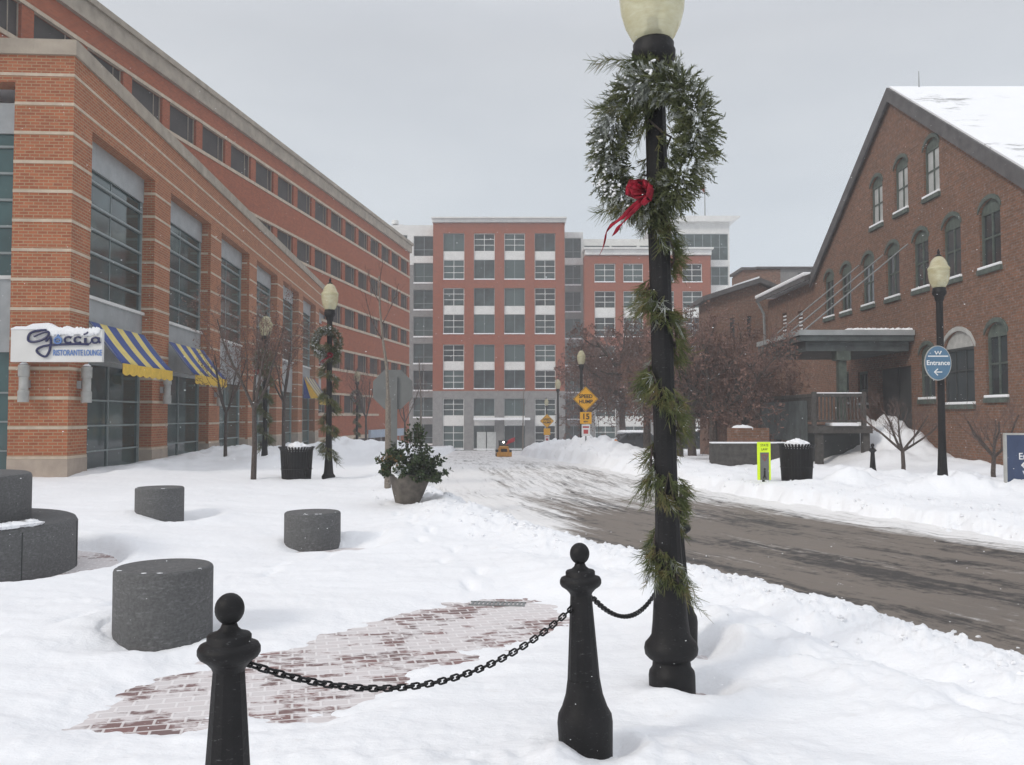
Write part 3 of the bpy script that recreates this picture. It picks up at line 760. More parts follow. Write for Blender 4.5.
# block one
c1 = [(442.8, 464), (473.6, 494.6), (504.2, 525), (534.8, 555.6)]
pairs = [(233.2, 279.5), (288, 334), (344.5, 389), (398.5, 449.5)]
ops1 = [(cx(a), cx(b), cz(q), cz(p)) for a, b in c1 for p, q in pairs]
for i in (1, 2): pass
zsplit = cz(391)
facade(brick, cx(432.5), cx(565), zsplit, cz(223), .5, ops1, 0)
facade(stone, cx(432.5), cx(565), -4.5, zsplit, .5, ops1, 0)
for k, (p, q) in enumerate(pairs):
    for j, (a, b) in enumerate(c1):
        h = (q-p); m0 = p+h*.39; m1 = p+h*.57
        if k == 3: m0, m1 = 416, 425.5
        winpx(a, b, p, m0, .22, 'x' if (j in (0, 3)) ^ (k == 0 and True) else 'y'); winpx(a, b, m1, q if k < 3 else 448.5, .22, 'x' if j in (0, 3) else 'y')
        one('spandrel_panel', M['white_panel'], cx(a)+.002, .12, cz(m1)+.002, cx(b)-.002, .5, cz(m0)-.002)
        one('snow_sill', M['snow'], cx(a), -.08, cz(q)-.02, cx(b), .2, cz(q)+.10)
brick.box(cx(432.5), .5, -4.5, cx(432.5)+.4, 16, cz(223)); brick.box(cx(565)-.4, .5, -4.5, cx(565), 16, cz(223))
white.box(cx(432)-.05, -.35, cz(222.5), cx(566), 12, cz(219.5)); white.box(cx(431), -.75, cz(219.3), cx(567), 12, cz(218))
# block two
c2 = [(595, 616), (624, 644), (654.5, 675), (683.5, 703.5)]
prs2 = [(263.5, 282.2), (291, 337), (345.5, 391), (400, 446)]
ops2 = [(cx(a), cx(b), cz(q), cz(p)) for a, b in c2 for p, q in prs2]
facade(brick, cx(585), cx(712), zsplit, cz(255.5), .5, ops2, 0); facade(stone, cx(585), cx(712), -4.5, zsplit, .5, ops2, 0)
brick.box(cx(585), .5, -4.5, cx(585)+.4, 14, cz(255.5)); brick.box(cx(712)-.4, .5, -4.5, cx(712), 14, cz(255.5))
for k, (p, q) in enumerate(prs2):
    for j, (a, b) in enumerate(c2):
        one('snow_sill', M['snow'], cx(a), -.08, cz(q)-.02, cx(b), .2, cz(q)+.10)
        if k == 0: winpx(a, b, p, q, .22, 'x'); continue
        h = q-p; m0 = p+h*.37; m1 = p+h*.57
        winpx(a, b, p, m0, .22, 'x'); winpx(a, b, m1, q, .22, 'x')
        one('spandrel_panel', M['white_panel'], cx(a)+.002, .12, cz(m1)+.002, cx(b)-.002, .5, cz(m0)-.002)
white.box(cx(585.5), -.3, cz(255), cx(712.5), 10, cz(250)); white.box(cx(584), -.7, cz(249.8), cx(714), 10, cz(248.2))
# recessed connectors and the left wing
dark = MB()
for (a, b, top) in ((385, 432.4, 221.5), (565.2, 585, 228.7)):
    ops3 = []
    cols = [(411, 431.5)] if a == 385 else [(566, 583)]
    for i in range(8):
        t = 232.5+27.4*i+ (2 if a != 385 else 0)
        for (c, d) in cols:
            ops3.append((cx(c), cx(d), cz(t+20.5), cz(t))); winpx(c, d, t, t+20.5, 2.25, 'z')
            if i: one('snow_sill', M['snow'], cx(c), 1.92, cz(t+20.8)-.05, cx(d), 2.2, cz(t+20.8)+.12)
    if a == 385: ops3.append((cx(399), cx(404.5), cz(238), cz(231.5))); winpx(399, 404.5, 231.5, 238, 2.25, 'z')
    facade(white, cx(a), cx(b), cz(262 if a == 385 else 262), cz(top), .4, ops3, 2.0)
    dark = MB(); facade(dark, cx(a), cx(b), -4.5, cz(262.003), .4, ops3, 2.01); dark.build('recessed_wall', M['granite_wall'], cen_)
# penthouse and white tower
ops4 = [(cx(589), cx(616), cz(247), cz(236)), (cx(618), cx(645), cz(247), cz(236)), (cx(648), cx(668), cz(247), cz(236))]
facade(white, cx(584), cx(671), cz(262), cz(229), .4, ops4, 6.0)
for a, b in ((589, 616), (618, 645), (648, 668)): winpx(a, b, 236, 247, 6.15, 'y')
ops5 = [(cx(672), cx(732), cz(258.6), cz(232)), (cx(672), cx(732), cz(284), cz(265)), (cx(672), cx(732), cz(311), cz(292)), (cx(672), cx(732), cz(338), cz(319)), (cx(672), cx(732), cz(365), cz(346)), (cx(672), cx(732), cz(400), cz(375))]
facade(white, cx(669), cx(733.4), -4.5, cz(221), .4, ops5, 1.0)
white.box(cx(733.4)-.4, 1.4, -4.5, cx(733.4), 14, cz(221)); white.box(cx(669), 1.4, -4.5, cx(669)+.4, 14, cz(221))
for i in range(6):
    wz0, wz1 = ops5[i][2], ops5[i][3]
    wins.append((cx(672), cx(732), wz0, wz1, 1.15, 'w'))
slab = [(cx(669)-.6, cz(221)), (cx(733.4), cz(221)), (cx(742.5), cz(216.8)), (cx(742.5), cz(215.2)), (cx(660), cz(215.2)), (cx(660), cz(216.8))]
white.prism(slab, .2, 15)
white.box(cx(390), 4, cz(224), cx(413), 12, cz(220))
brick.build('wall', M['brick_far'], cen_); stone.build('stone_base', M['granite_wall'], cen_)
white.build('white_wall', M['white_panel'], cen_)
kinds = {}
nwin = 0
for (x0, x1, z0, z1, y, k) in sorted(wins, key=lambda w: (w[5], -(w[3]))):
    key = (round(x1-x0, 1), round(z1-z0, 1), k)
    if key not in kinds:
        w, h = x1-x0, z1-z0
        if k == 'w': f = window_mesh(w, h, [w*i/7 for i in range(1, 7)], [h*.5], .08, .1, .06)
        elif k == 'z': f = window_mesh(w, h, [w*.52], [h*.33], .07, .1, .05)
        elif k == 'x': f = window_mesh(w, h, [w*.5], [h*.36, h*.68], .08, .1, .07)
        else: f = window_mesh(w, h, [w*.5], [], .06, .1, .05)
        pb = MB(); pb.box(.02, .04, .02, w-.02, .06, h-.02)
        kinds[key] = kit(f, M['white_panel'] if k == 'x' else M['mullion'], pb, M['glass_far'])
    put(kinds[key], cen_, (x0, y, z0)); nwin += 1
print('centre windows', nwin)
mb = MB(); mb.box(cx(474), -1.6, cz(420), cx(530), .1, cz(417.6)); mb.build('entrance_canopy', M['snow'], cen_)
mb = MB(); mb.box(cx(477), -.06, -4.2, cx(486), .1, cz(432)); mb.box(cx(487), -.06, -4.2, cx(496), .1, cz(432)); mb.build('door', M['door_white'], cen_)
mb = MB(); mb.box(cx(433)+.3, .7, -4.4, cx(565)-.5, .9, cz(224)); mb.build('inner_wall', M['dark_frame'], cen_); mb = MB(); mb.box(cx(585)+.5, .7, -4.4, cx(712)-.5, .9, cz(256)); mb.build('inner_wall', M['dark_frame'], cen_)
mb = MB(); mb.box(cx(432.5), 12, -4.5, cx(712), 12.4, cz(224)-1) ; mb.build('rear_wall', M['brick_far'], cen_)
for (px, yt, yb, r, lab) in ((387.5, 209.5, 221, .28, 'taller white-topped roof exhaust vent on the far left roof'), (394.2, 214, 221, .2, 'shorter grey roof exhaust vent right of the taller vent')):
    v = thing('roof_vent', lab, 'roof vent', (cx(px), YC+6, cz(224)), 0, 'roof vents')
    h = cz(yt)-cz(224); mb = MB(); mb.lathe([(r, 0), (r, h*.72)], n=12); mb.build('pipe', M['steel'], v, smooth=True)
    mb = MB(); mb.lathe([(r*1.7, h*.72), (r*1.75, h*.8), (r*1.5, h)], n=12); mb.build('cap', M['white_panel'], v, smooth=True)
fl = thing('flagpole', 'thin flagpole with a small red pennant on the white tower roof', 'flagpole', (cx(716), YC+5, cz(215.4)))
h = cz(175)-cz(215.4)
mb = MB(); mb.tube((0,0,0), (0,0,h), .09, .05, 8); mb.build('pole', M['steel'], fl)
mb = MB(); mb.add([(.0,0,h), (.0,0,h-.95), (-.35,.05,h-.55), (-.62,.12,h-.15), (.1,.02,h+.05), (.0,.04,h), (.0,.04,h-.95), (-.35,.09,h-.55), (-.62,.16,h-.15), (.1,.06,h+.05)], [(0,1,2,3),(5,8,7,6),(0,3,4),(5,9,8),(3,2,7,8),(2,1,6,7)]); mb.build('flag', M['red'], fl)

# ---------------------------------------------------------------- gabled brick mill building, right
YF = 37.2; XR_ = 13.0
mill = thing('brick_building', 'old gabled brown brick mill building with arched windows and snowy roof on the right', 'building', (XR_, YF, 0), R(-90))
EZ = hz(278, YF); AZ = hz(94, 29.4); GW = 15.6
sl = (AZ-EZ)/(GW/2)
clips = [(-sl, 1, EZ), (sl, 1, EZ+sl*GW)]
wl_ = []  # (centre Y, width, z0, z1, arch)
for Yc, yb, yt, xo in ((30.75, 225, 177, 880), (28.8, 211, 158, 905), (26.7, 195, 138, 936)): wl_.append((Yc, 1.0, hz(yb, Yc), hz(yt, Yc), 1))
for Yc in (23.5, 25.55, 27.5, 29.55, 31.6, 33.7, 35.5): wl_.append((Yc, 1.05, hz(267, 23.5), hz(199, 23.5), 1))
wl_ += [(23.3, 1.05, hz(397, 23.3), hz(322, 23.3), 1), (25.3, 1.75, hz(404, 25.3), hz(331, 25.3), 1), (27.2, 1.0, hz(399, 27.3), hz(345, 27.3), 1), (32.2, .9, hz(404, 31), hz(370, 31), 0), (34.0, .9, hz(404, 34), hz(372, 34), 0)]
door_op = (YF-31.0, YF-28.3, .6, 3.3)
ops = [(YF-Yc-w/2, YF-Yc+w/2, a, b) for Yc, w, a, b, k in wl_]+[door_op]
mb = MB(); facade(mb, 0, GW, -1.5, AZ, .5, ops, 0, clips); mb.box(0, .5, -1.5, .5, 30, EZ); mb.box(GW-.5, .5, -1.5, GW, 30, EZ)
def arch(mb, u0, u1, ztop, rise, y0, y1, n=8):
    """brick infill between the arch curve and the square head"""
    w = u1-u0; pts = [(u0+w*i/n, ztop-rise+rise*math.sin(math.pi*(i/n))**.6) for i in range(n+1)]
    for a, b in zip(pts[:-1], pts[1:]):
        mb.prism([(a[0], a[1]), (b[0], b[1]), (b[0], ztop+.002), (a[0], ztop+.002)], y0, y1)
for Yc, w, a, b, k in wl_:
    if k: arch(mb, YF-Yc-w/2, YF-Yc+w/2, b, .3*w, .004, .06)
mb.build('wall', M['brick_old'], mill)
for Yc, w, a, b, k in wl_:
    h = b-a; f = window_mesh(w, h-.28*w*k, [w/2] if w < 1.5 else [w/3, 2*w/3], [h*.5-.1], .09, .08, .05)
    fo = f.build('window', M['green_paint'] if w < 1.5 else M['dark_frame'], mill); fo.location = (YF-Yc-w/2, .07, a)
    pb = MB(); pb.box(.02, .04, .02, w-.02, .055, h); pb.build('pane', M['blind'] if b > EZ+.4 and w < 1.1 and a > 6 else M['glass_old'], fo)
    if k:
        hd = MB(); hd.box(.02, .0, h-.28*w, w-.02, .03, h); hd.build('arch_panel', M['green_paint'] if w < 1.5 else M['stone_sill'], fo)
        hm = MB(); n = 8
        for i in range(n):      # hood moulding
            t0, t1 = i/n, (i+1)/n; ff = lambda t: h-.3*w+.3*w*math.sin(math.pi*t)**.6
            hm.prism([(w*t0*1.1-w*.05, ff(t0)), (w*t1*1.1-w*.05, ff(t1)), (w*t1*1.1-w*.05, ff(t1)+.13), (w*t0*1.1-w*.05, ff(t0)+.13)], -.10, -.062)
        hm.build('hood', M['green_paint'] if w < 1.5 else M['stone_sill'], fo)
    si = MB(); si.box(-.06, -.15, -.15, w+.06, -.0, -.02); si.build('sill', M['green_paint'], fo)
    sn = MB(); sn.box(-.04, -.14, -.018, w+.04, .02, .06); so = sn.build('sill_snow', M['snow'], fo, bevel=.02)
mb = MB(); mb.box(door_op[0]+.05, .2, door_op[2], door_op[1]-.05, .27, door_op[3]); mb.box((door_op[0]+door_op[1])/2-.03, .17, door_op[2], (door_op[0]+door_op[1])/2+.03, .2, door_op[3]); mb.build('door', M['dark_frame'], mill)  # door kept wide and dark, its colour also standing in for canopy shade
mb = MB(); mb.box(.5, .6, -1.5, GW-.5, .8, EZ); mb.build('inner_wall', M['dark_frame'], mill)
# roof slopes: rake board + slab + snow
nx, nz = -sl/math.hypot(1, sl), 1/math.hypot(1, sl)
def slope(mb, side, t0, t1, y0, y1, over=.5, apex_ext=0):
    if side == 0: pts = [(-over, EZ-over*sl), (GW/2, AZ)]
    else: pts = [(GW/2, AZ), (GW+over, EZ-over*sl)]
    (a, za), (b, zb) = pts
    mb.prism([(a, za+t0), (b, zb+t0), (b, zb+t1), (a, za+t1)], y0, y1)
for sd in (0, 1):
    mb = MB(); slope(mb, sd, .0, .20, -.10, 30, .2); mb.build('roof', M['slate'], mill)
mb = MB(); slope(mb, 0, -.26, .22, -.17, -.102, .2); slope(mb, 1, -.26, .22, -.17, -.102, .2); mb.build('rake_board', M['slate'], mill)
def mat_roofsnow():
    m = mat_snow('roof snow'); nt = m.node_tree; b = nt.nodes['Principled BSDF']
    src = b.inputs['Base Color'].links[0].from_socket; co = coords(nt, 'Object', (1, .35, 1))
    n = noise(nt, co, .9, 8, .75)
    L(nt, mixc(nt, ramp(nt, n, .57, .68), src, (.17,.165,.16)), b.inputs['Base Color']); return m
M['roof_snow'] = mat_roofsnow()
mb = MB(); slope(mb, 1, .202, .27, -.08, 30, .15); slope(mb, 0, .202, .24, -.08, 30, .15); mb.build('roof_snow', M['roof_snow'], mill)
mb = MB(); mb.tube((GW/2+.1, .9, AZ+.2), (GW/2+.1, .9, AZ+.75), .02, .012, 6); mb.build('lightning_rod', M['steel'], mill)
# downpipe-like corner strip and annex beyond
ann = thing('brick_annex', 'lower brown brick annex with snowy louvred windows beyond the gabled building', 'building', (XR_, 44.2, 0), R(-90))
La = 44.2-YF-.02
ow = [(La-3.6, La-2.9, 3.9, 5.2), (La-6.1, La-5.4, 3.9, 5.2)]
ow = [(44.2-39.3-.35, 44.2-39.3+.35, hz(333, 39.3), hz(311, 39.3)), (44.2-41.6-.35, 44.2-41.6+.35, hz(334, 41.6), hz(313, 41.6))]
mb = MB(); facade(mb, 0, La, -1.8, EZ-.1, .5, ow, .06); mb.box(0, .56, -1.8, .5, 12, EZ-.1); mb.build('wall', M['brick_old'], ann)
for a, b, c, d in ow:
    mb = MB()
    for i in range(6): mb.box(a, .12, c+i*(d-c)/6, b, .22, c+i*(d-c)/6+.05)
    lo = mb.build('window', M['snow'], ann)
    pb = MB(); pb.box(a, .3, c, b, .33, d); pb.build('pane', M['glass_old'], lo)
mb = MB(); mb.add([(-.4,-.45,EZ-.12), (La,-.45,EZ-.12), (La,8,EZ+3.2), (-.4,8,EZ+3.2), (-.4,-.45,EZ+.08), (La,-.45,EZ+.08), (La,8,EZ+3.4), (-.4,8,EZ+3.4)], [(0,3,2,1),(4,5,6,7),(0,1,5,4),(1,2,6,5),(2,3,7,6),(3,0,4,7)]); mb.build('roof', M['slate'], ann)
mb = MB(); mb.box(-.42, -.5, EZ+.08, La, .6, EZ+.26); mb.build('eave_snow', M['snow'], ann, bevel=.05)
mb = MB(); mb.path([(-.2,-.4,EZ-.1), (-.2,-.1,EZ-.7), (-.2,-.06,EZ-2), (-.2,-.06,-.5)], [.07]*4, 8); mb.build('downpipe', M['steel'], ann)
# gabled brick house further on
gh = thing('brick_house', 'small brick house with a low snowy gable roof between the red-brown trees and the annex', 'building', (hx(712, 46), 46, 0))
w_ = hx(779, 46)-hx(712, 46); pk = hx(760, 46)-hx(712, 46); e1 = hz(297, 46); e2 = hz(292, 46); zp = hz(283.5, 46)
wins_h = [(hx(a, 46)-hx(712, 46), hx(b, 46)-hx(712, 46), hz(d, 46), hz(c, 46)) for a, b, c, d in ((748, 752.5, 316, 336), (731, 736, 318, 338), (748, 752.5, 358, 378), (731, 736, 358, 378))]
mb = MB(); facade(mb, 0, w_, -2, zp, .4, wins_h, 0, [(-(zp-e1)/pk, 1, e1), ((zp-e2)/(w_-pk), 1, e2+(zp-e2)/(w_-pk)*w_)]); mb.box(0, .4, -2, .4, 3, e1-.1); mb.build('wall', M['brick_old'], gh)
for a, b, c, d in wins_h:
    f = window_mesh(b-a, d-c, [], [(d-c)/2], .04, .06, .04).build('window', M['dark_frame'], gh); f.location = (a, .15, c)
    pb = MB(); pb.box(0, .03, 0, b-a, .05, d-c); pb.build('pane', M['glass_old'], f)
mb = MB()
mb.prism([(-.5, e1-.25), (pk, zp), (pk, zp+.25), (-.5, e1+.0)], -.4, 3); mb.prism([(pk, zp), (w_+.1, e2-.0), (w_+.1, e2+.25), (pk, zp+.25)], -.4, 3); mb.build('roof', M['slate'], gh)
mb = MB(); mb.prism([(pk*.45, e1+(zp-e1)*.45+.22), (pk*.98, zp+.24), (pk*.98, zp+.33), (pk*.45, e1+(zp-e1)*.45+.28)], -.36, 2.9); mb.build('roof_snow', M['snow'], gh)
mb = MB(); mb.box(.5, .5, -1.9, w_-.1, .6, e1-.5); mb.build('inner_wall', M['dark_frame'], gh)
# taller block behind
tb = thing('brick_block', 'flat roofed brick and grey rendered block rising behind the small gabled house', 'building', (hx(745, 62), 62, 0))
s = lambda px: hx(px, 62)-hx(745, 62)
mb = MB(); mb.box(0, 0, -2.5, s(758), 3, hz(268.5, 62)); mb.box(s(758)+.005, .0, -2.5, s(782), 3, hz(269.5, 62)); mb.build('wall', M['brick_old'], tb)
mb = MB(); facade(mb, s(782)+.004, s(830), -2.5, hz(268.5, 62), .4, [(s(800), s(805), hz(282, 62), hz(272.5, 62))], .02); mb.build('rendered_wall', M['granite_wall'], tb)
mb = MB(); mb.box(s(800), .3, hz(282, 62), s(805), .36, hz(272.5, 62)); mb.build('window', M['glass_old'], tb)
mb = MB(); mb.box(-.2, -.2, hz(270, 62), s(757), 3.2, hz(267.6, 62)); mb.box(s(757), -.2, hz(268.8, 62), s(830), 3, hz(267, 62)); mb.build('parapet', M['slate'], tb)
mb = MB(); mb.box(0, 3, -2.5, s(830), 3.3, hz(271, 62)); mb.build('rear_wall', M['brick_old'], tb)

# canopy with rods over the loading platform
cn = thing('entrance_canopy', 'flat grey-green canopy hung on diagonal rods over the loading platform of the gabled building', 'canopy', (9.3, 28, 0))
zt, zb = hz(331.5, 28), hz(350.5, 28)
mb = MB(); mb.box(0, 0, zt-.30, 3.68, 4.8, zt); mb.build('deck', M['canopy'], cn)
mb = MB(); mb.box(.25, .22, zb, 3.6, 4.6, zt-.302); mb.build('fascia', M['canopy'], cn)
mb = MB(); mb.box(-.06, -.06, zt-.12, 3.68, -.002, zt+.05); mb.box(-.06, 0, zt-.12, -.002, 4.8, zt+.05); mb.build('gutter', M['alu'], cn)
mb = MB()
for i in range(16): mb.blob((1.7+i*.13, .35+.1*math.sin(i*2), zt+.02), .16, i, .2, 8, 6, (1, 1.2, .75))
mb.build('snow_cap', M['snow'], cn, smooth=True)
for i, (a, b) in enumerate((((.15, .3), (.0, 0)), ((.15, 2.2), (0, 0)), ((.15, 4.3), (0, 0)))):
    mb = MB(); mb.tube((a[0], a[1], zt), (3.66, a[1], zt+2.9), .028, .028, 6); mb.build('rod', M['steel'], cn)
mb = MB(); mb.box(1.35, .3, -.3, 1.6, .55, zb); mb.box(1.25, .2, zb-.3, 1.7, .65, zb); mb.build('column', M['green_paint'], cn)
# loading platform
pl = thing('loading_platform', 'raised timber loading platform with baluster railing under the canopy', 'platform', (9.1, 26.2, 0))
zf = hz(426, 26.2); zr = hz(393.5, 26.2)
mb = MB(); mb.box(0, 0, zf-.22, 1.75, 6, zf); mb.build('deck', M['wood_dark'], pl)
for (x, y) in ((.1, .1), (1.5, .1), (.1, 2.2), (.1, 4.2)):
    mb = MB(); mb.box(x, y, -.3, x+.2, y+.2, zf-.222); mb.build('post', M['wood_dark'], pl)
mb = MB(); mb.box(0, .9, -.1, 1.72, 1.0, zf-.23); mb.build('skirt', M['dark_frame'], pl)
rl = MB(); rl.box(.0, .02, zr-.1, 1.5, .1, zr); rl.box(0, .04, zf+.12, 1.5, .09, zf+.18)
for i in range(13): rl.box(.1+i*.11, .04, zf+.18, .14+i*.11, .08, zr-.1)
rl.box(-.05, 0, zf, .07, .12, zr+.05); rl.box(1.45, 0, zf, 1.57, .12, zr+.05); rl.build('railing', M['wood_dark'], pl)
rl = MB(); rl.box(.0, .12, zr-.1, .08, 5.8, zr); rl.box(.02, .12, zf+.12, .07, 5.8, zf+.18)
for i in range(44): rl.box(.02, .2+i*.13, zf+.18, .06, .24+i*.13, zr-.1)
rl.build('railing', M['wood_dark'], pl)
mb = MB(); mb.box(.1, 0, zr, 1.45, .1, zr+.035); mb.box(0.5, -.12, zf+.0, 1.3, .5, zf+.1); mb.build('snow_cap', M['snow'], pl, bevel=.02)
mb = MB(); mb.box(-.02, .6, zf-.5, -.005, 5.5, zr-.2); mb.build('screen_panel', M['canopy'], pl)

# ================================================================ STREET FURNITURE
def bollard(loc, label, tilt=0, src=None, group='cast iron ball-top bollards'):
    if src: a = copy_tree(src); a['label'] = label
    else:
        a = thing('bollard', label, 'bollard', loc, 0, group)
        mb = MB(); n = 12
        mb.lathe([(.13,-.12),(.137,.055),(.132,.09),(.112,.125),(.092,.18),(.080,.25)], n=28)
        D = -.235
        mb.build('base', M['black'], a, smooth=True, sharp=50)
        mb = MB(); mb.lathe([(.081,.235),(.053,.862+D)], n=n); mb.build('shaft', M['black'], a, bevel=.003)
        mb = MB(); mb.lathe([(.050,.855),(.058,.872),(.074,.888),(.096,.902),(.103,.914),(.103,.928),(.096,.940),(.076,.946),(.073,.950),(.073,.966),(.068,.972),(.045,.978),(.030,.990),(.024,1.004)], (0,0,D), n=32)
        mb.build('collar', M['black'], a, smooth=True, sharp=60)
        mb = MB(); mb.lathe([(.049*math.cos(t), 1.048+D+.049*math.sin(t)) for t in np.linspace(-1.5, 1.5, 14)], n=28); mb.build('ball', M['black'], a, smooth=True, sharp=80)
    a.location = loc; a.rotation_euler = (0, tilt, 0); a.scale = (.92, .92, 1); return a
B1 = (U(228.5, 700, 2.72).x, 2.72); B2 = (U(585.5, 735, 4.0).x, 4.0); B3 = (U(679, 600, 6.0).x, 6.0)
b1 = bollard((B1[0], B1[1], .24), 'nearest black iron ball-top bollard, cut off by the bottom left of the picture', 0)
b2 = bollard((B2[0], B2[1], .21), 'black iron ball-top bollard standing whole in the snow left of the wreathed lamp post', -R(1.7), b1)
b3 = bollard((B3[0], B3[1], .195), 'black iron bollard half hidden behind the wreathed lamp post', -R(1.0), b1)
xx = 9.3; yb_ = 22.2
b4 = bollard((hx(872, 22.2), 22.2, sh(hx(872, 22.2), 22.2)-.12), 'small distant ball-top bollard in the snow between the bin and the entrance lamp', 0, b1)
def chain(p0, p1, sag, label, pitch=.0335):
    p0 = Vector(p0); p1 = Vector(p1); pts = []
    for i in range(401):
        t = i/400; p = p0.lerp(p1, t); p.z -= sag*4*t*(1-t); pts.append(p)
    cum = [0]
    for a, b in zip(pts[:-1], pts[1:]): cum.append(cum[-1]+(b-a).length)
    n = int(cum[-1]/pitch); o = thing('chain', label, 'chain', pts[200], 0, 'iron chains hung between the bollards')
    mb = MB(); mb.M = Matrix.Translation(-pts[200]); j = 0
    for i in range(n):
        s = (i+.5)/n*cum[-1]
        while cum[j+1] < s: j += 1
        p = pts[j].lerp(pts[j+1], (s-cum[j])/(cum[j+1]-cum[j])); d = (pts[min(j+3, 400)]-pts[max(j-3, 0)]).normalized()
        side = d.cross(Vector((0,0,1))).normalized(); up = side.cross(d).normalized()
        k = side*math.cos(R(35))+up*math.sin(R(35)) if i % 2 else up*math.cos(R(35))-side*math.sin(R(35))
        L2 = .0125; rr = .0105; ring = []
        for a in range(12):
            t = 2*math.pi*a/12; ring.append(p+d*(rr*math.cos(t)+(L2 if math.cos(t) > 0 else -L2))+k*(rr*math.sin(t)))
        nrm = d.cross(k).normalized(); vs = []; fs = []; m = 6
        for a in range(12):
            q = ring[a]; tn = (ring[(a+1) % 12]-ring[a-1]).normalized(); o1 = tn.cross(nrm).normalized()
            for b in range(m):
                ph = 2*math.pi*b/m; vs.append(q+o1*(.0042*math.cos(ph))+nrm*(.0042*math.sin(ph)))
        for a in range(12):
            for b in range(m): fs.append((a*m+b, ((a+1) % 12)*m+b, ((a+1) % 12)*m+(b+1) % m, a*m+(b+1) % m))
        mb.add(vs, fs)
    mb.build('links', M['black'], o, smooth=True, uv=False)
def eye(B, s, z, tl=0): return (B[0]+s*.068-math.sin(tl)*0+math.tan(-tl)*-z*0, B[1], z)
dv = Vector((B2[0]-B1[0], B2[1]-B1[1])).normalized()
chain((B1[0]+dv.x*.045, B1[1]+dv.y*.04, hz(661, 2.75)), (B2[0]-.055, B2[1]-.02, hz(606, 4.0)), .20, 'black iron chain sagging over the bare brick between the two nearest bollards')
chain((B2[0]+.03, B2[1]+.02, hz(597, 4.0)), (B3[0]-.06, B3[1]-.04, hz(556, 6.0)), .22, 'black iron chain from the middle bollard running back behind the wreathed lamp post')

TL = -R(1.3); LX0, LY0 = .932, 5.12
def lamp_globe(parent, z0):
    mb = MB(); mb.lathe([(.105,0),(.130,.03),(.165,.10),(.187,.18),(.195,.27),(.196,.33),(.190,.37),(.178,.385),(.165,.40),(.150,.45),(.118,.51),(.075,.55),(.045,.57)], (0,0,z0), 36)
    gl = mb.build('globe', M['globe'], parent, smooth=True, sharp=70)
    mb = MB(); mb.lathe([(.196,.325),(.203,.335),(.203,.35),(.196,.36)], (0,0,z0), 36); mb.build('band', M['globe'], gl, smooth=True)
    mb = MB(); mb.lathe([(.05,.565),(.06,.58),(.03,.60),(.022,.625),(.03,.64),(.008,.70)], (0,0,z0), 14); mb.build('finial', M['black'], parent, smooth=True)
    mb = MB(); mb.lathe([(.055,.0),(.055,.06),(.035,.08),(.035,.14)], (0,0,z0), 16); mb.build('socket', M['steel'], gl, smooth=True)
    mb = MB(); mb.lathe([(.02,.14),(.045,.19),(.05,.24),(.03,.30),(.005,.32)], (0,0,z0), 14); mb.build('bulb', M['white'], gl, smooth=True)
def make_lamp(label, loc, tilt=0):
    a = thing('street_lamp', label, 'street lamp', loc, 0, 'acorn globe street lamps'); a.rotation_euler = (0, tilt, 0)
    mb = MB(); mb.lathe([(.132,-.3),(.134,.10),(.13,.125),(.112,.15),(.108,.185),(.135,.205),(.152,.225),(.156,.255),(.150,.285),(.128,.31),(.112,.335),(.104,.40),(.096,.50),(.088,.62)], n=32)
    mb.build('base', M['black'], a, smooth=True, sharp=50)
    mb = MB(); mb.lathe([(.087,.60),(.074,.92),(.067,1.25),(.062,3.62)], n=12); mb.build('pole', M['black'], a, bevel=.004)
    mb = MB(); mb.lathe([(.068,3.60),(.085,3.64),(.088,3.68),(.112,3.71),(.128,3.735),(.130,3.78),(.120,3.80),(.122,3.825),(.108,3.845),(.085,3.85)], n=28); mb.build('collar', M['black'], a, smooth=True, sharp=50)
    lamp_globe(a, 3.84); return a
lampA = make_lamp('large near black lamp post wearing the big wreath, globe cut by the picture top', (LX0, LY0, .045), TL)

# ---------------------------------------------------------------- evergreens
def sprig(mb, p, d, Ln, n, nl, w, rr, droop=.25, stem=.002, splay=.9):
    p = Vector(p); d = Vector(d).normalized(); a = d.orthogonal().normalized(); b = d.cross(a)
    end = p+d*Ln-Vector((0,0,droop*Ln)); 
    if stem: mb.tube(p, end, stem, stem*.5, 3, False)
    for i in range(n):
        t = (i+.5)/n; q = p.lerp(end, t)+Vector((0,0,.1*droop*Ln*math.sin(t*3.1))); th = rr.uniform(0, 6.283)
        nd_ = (d*(rr.uniform(.5, 1.1))+(a*math.cos(th)+b*math.sin(th))*splay*rr.uniform(.5, 1)).normalized()
        l = nl*rr.uniform(.7, 1.15); s = nd_.cross(Vector((rr.uniform(-1,1), rr.uniform(-1,1), rr.uniform(-1,1)))).normalized()*w
        tip = q+nd_*l-Vector((0,0,l*droop*.5))
        mb.add([q-s, q+s, tip+s*.35, tip-s*.35], [(0,1,2,3)])
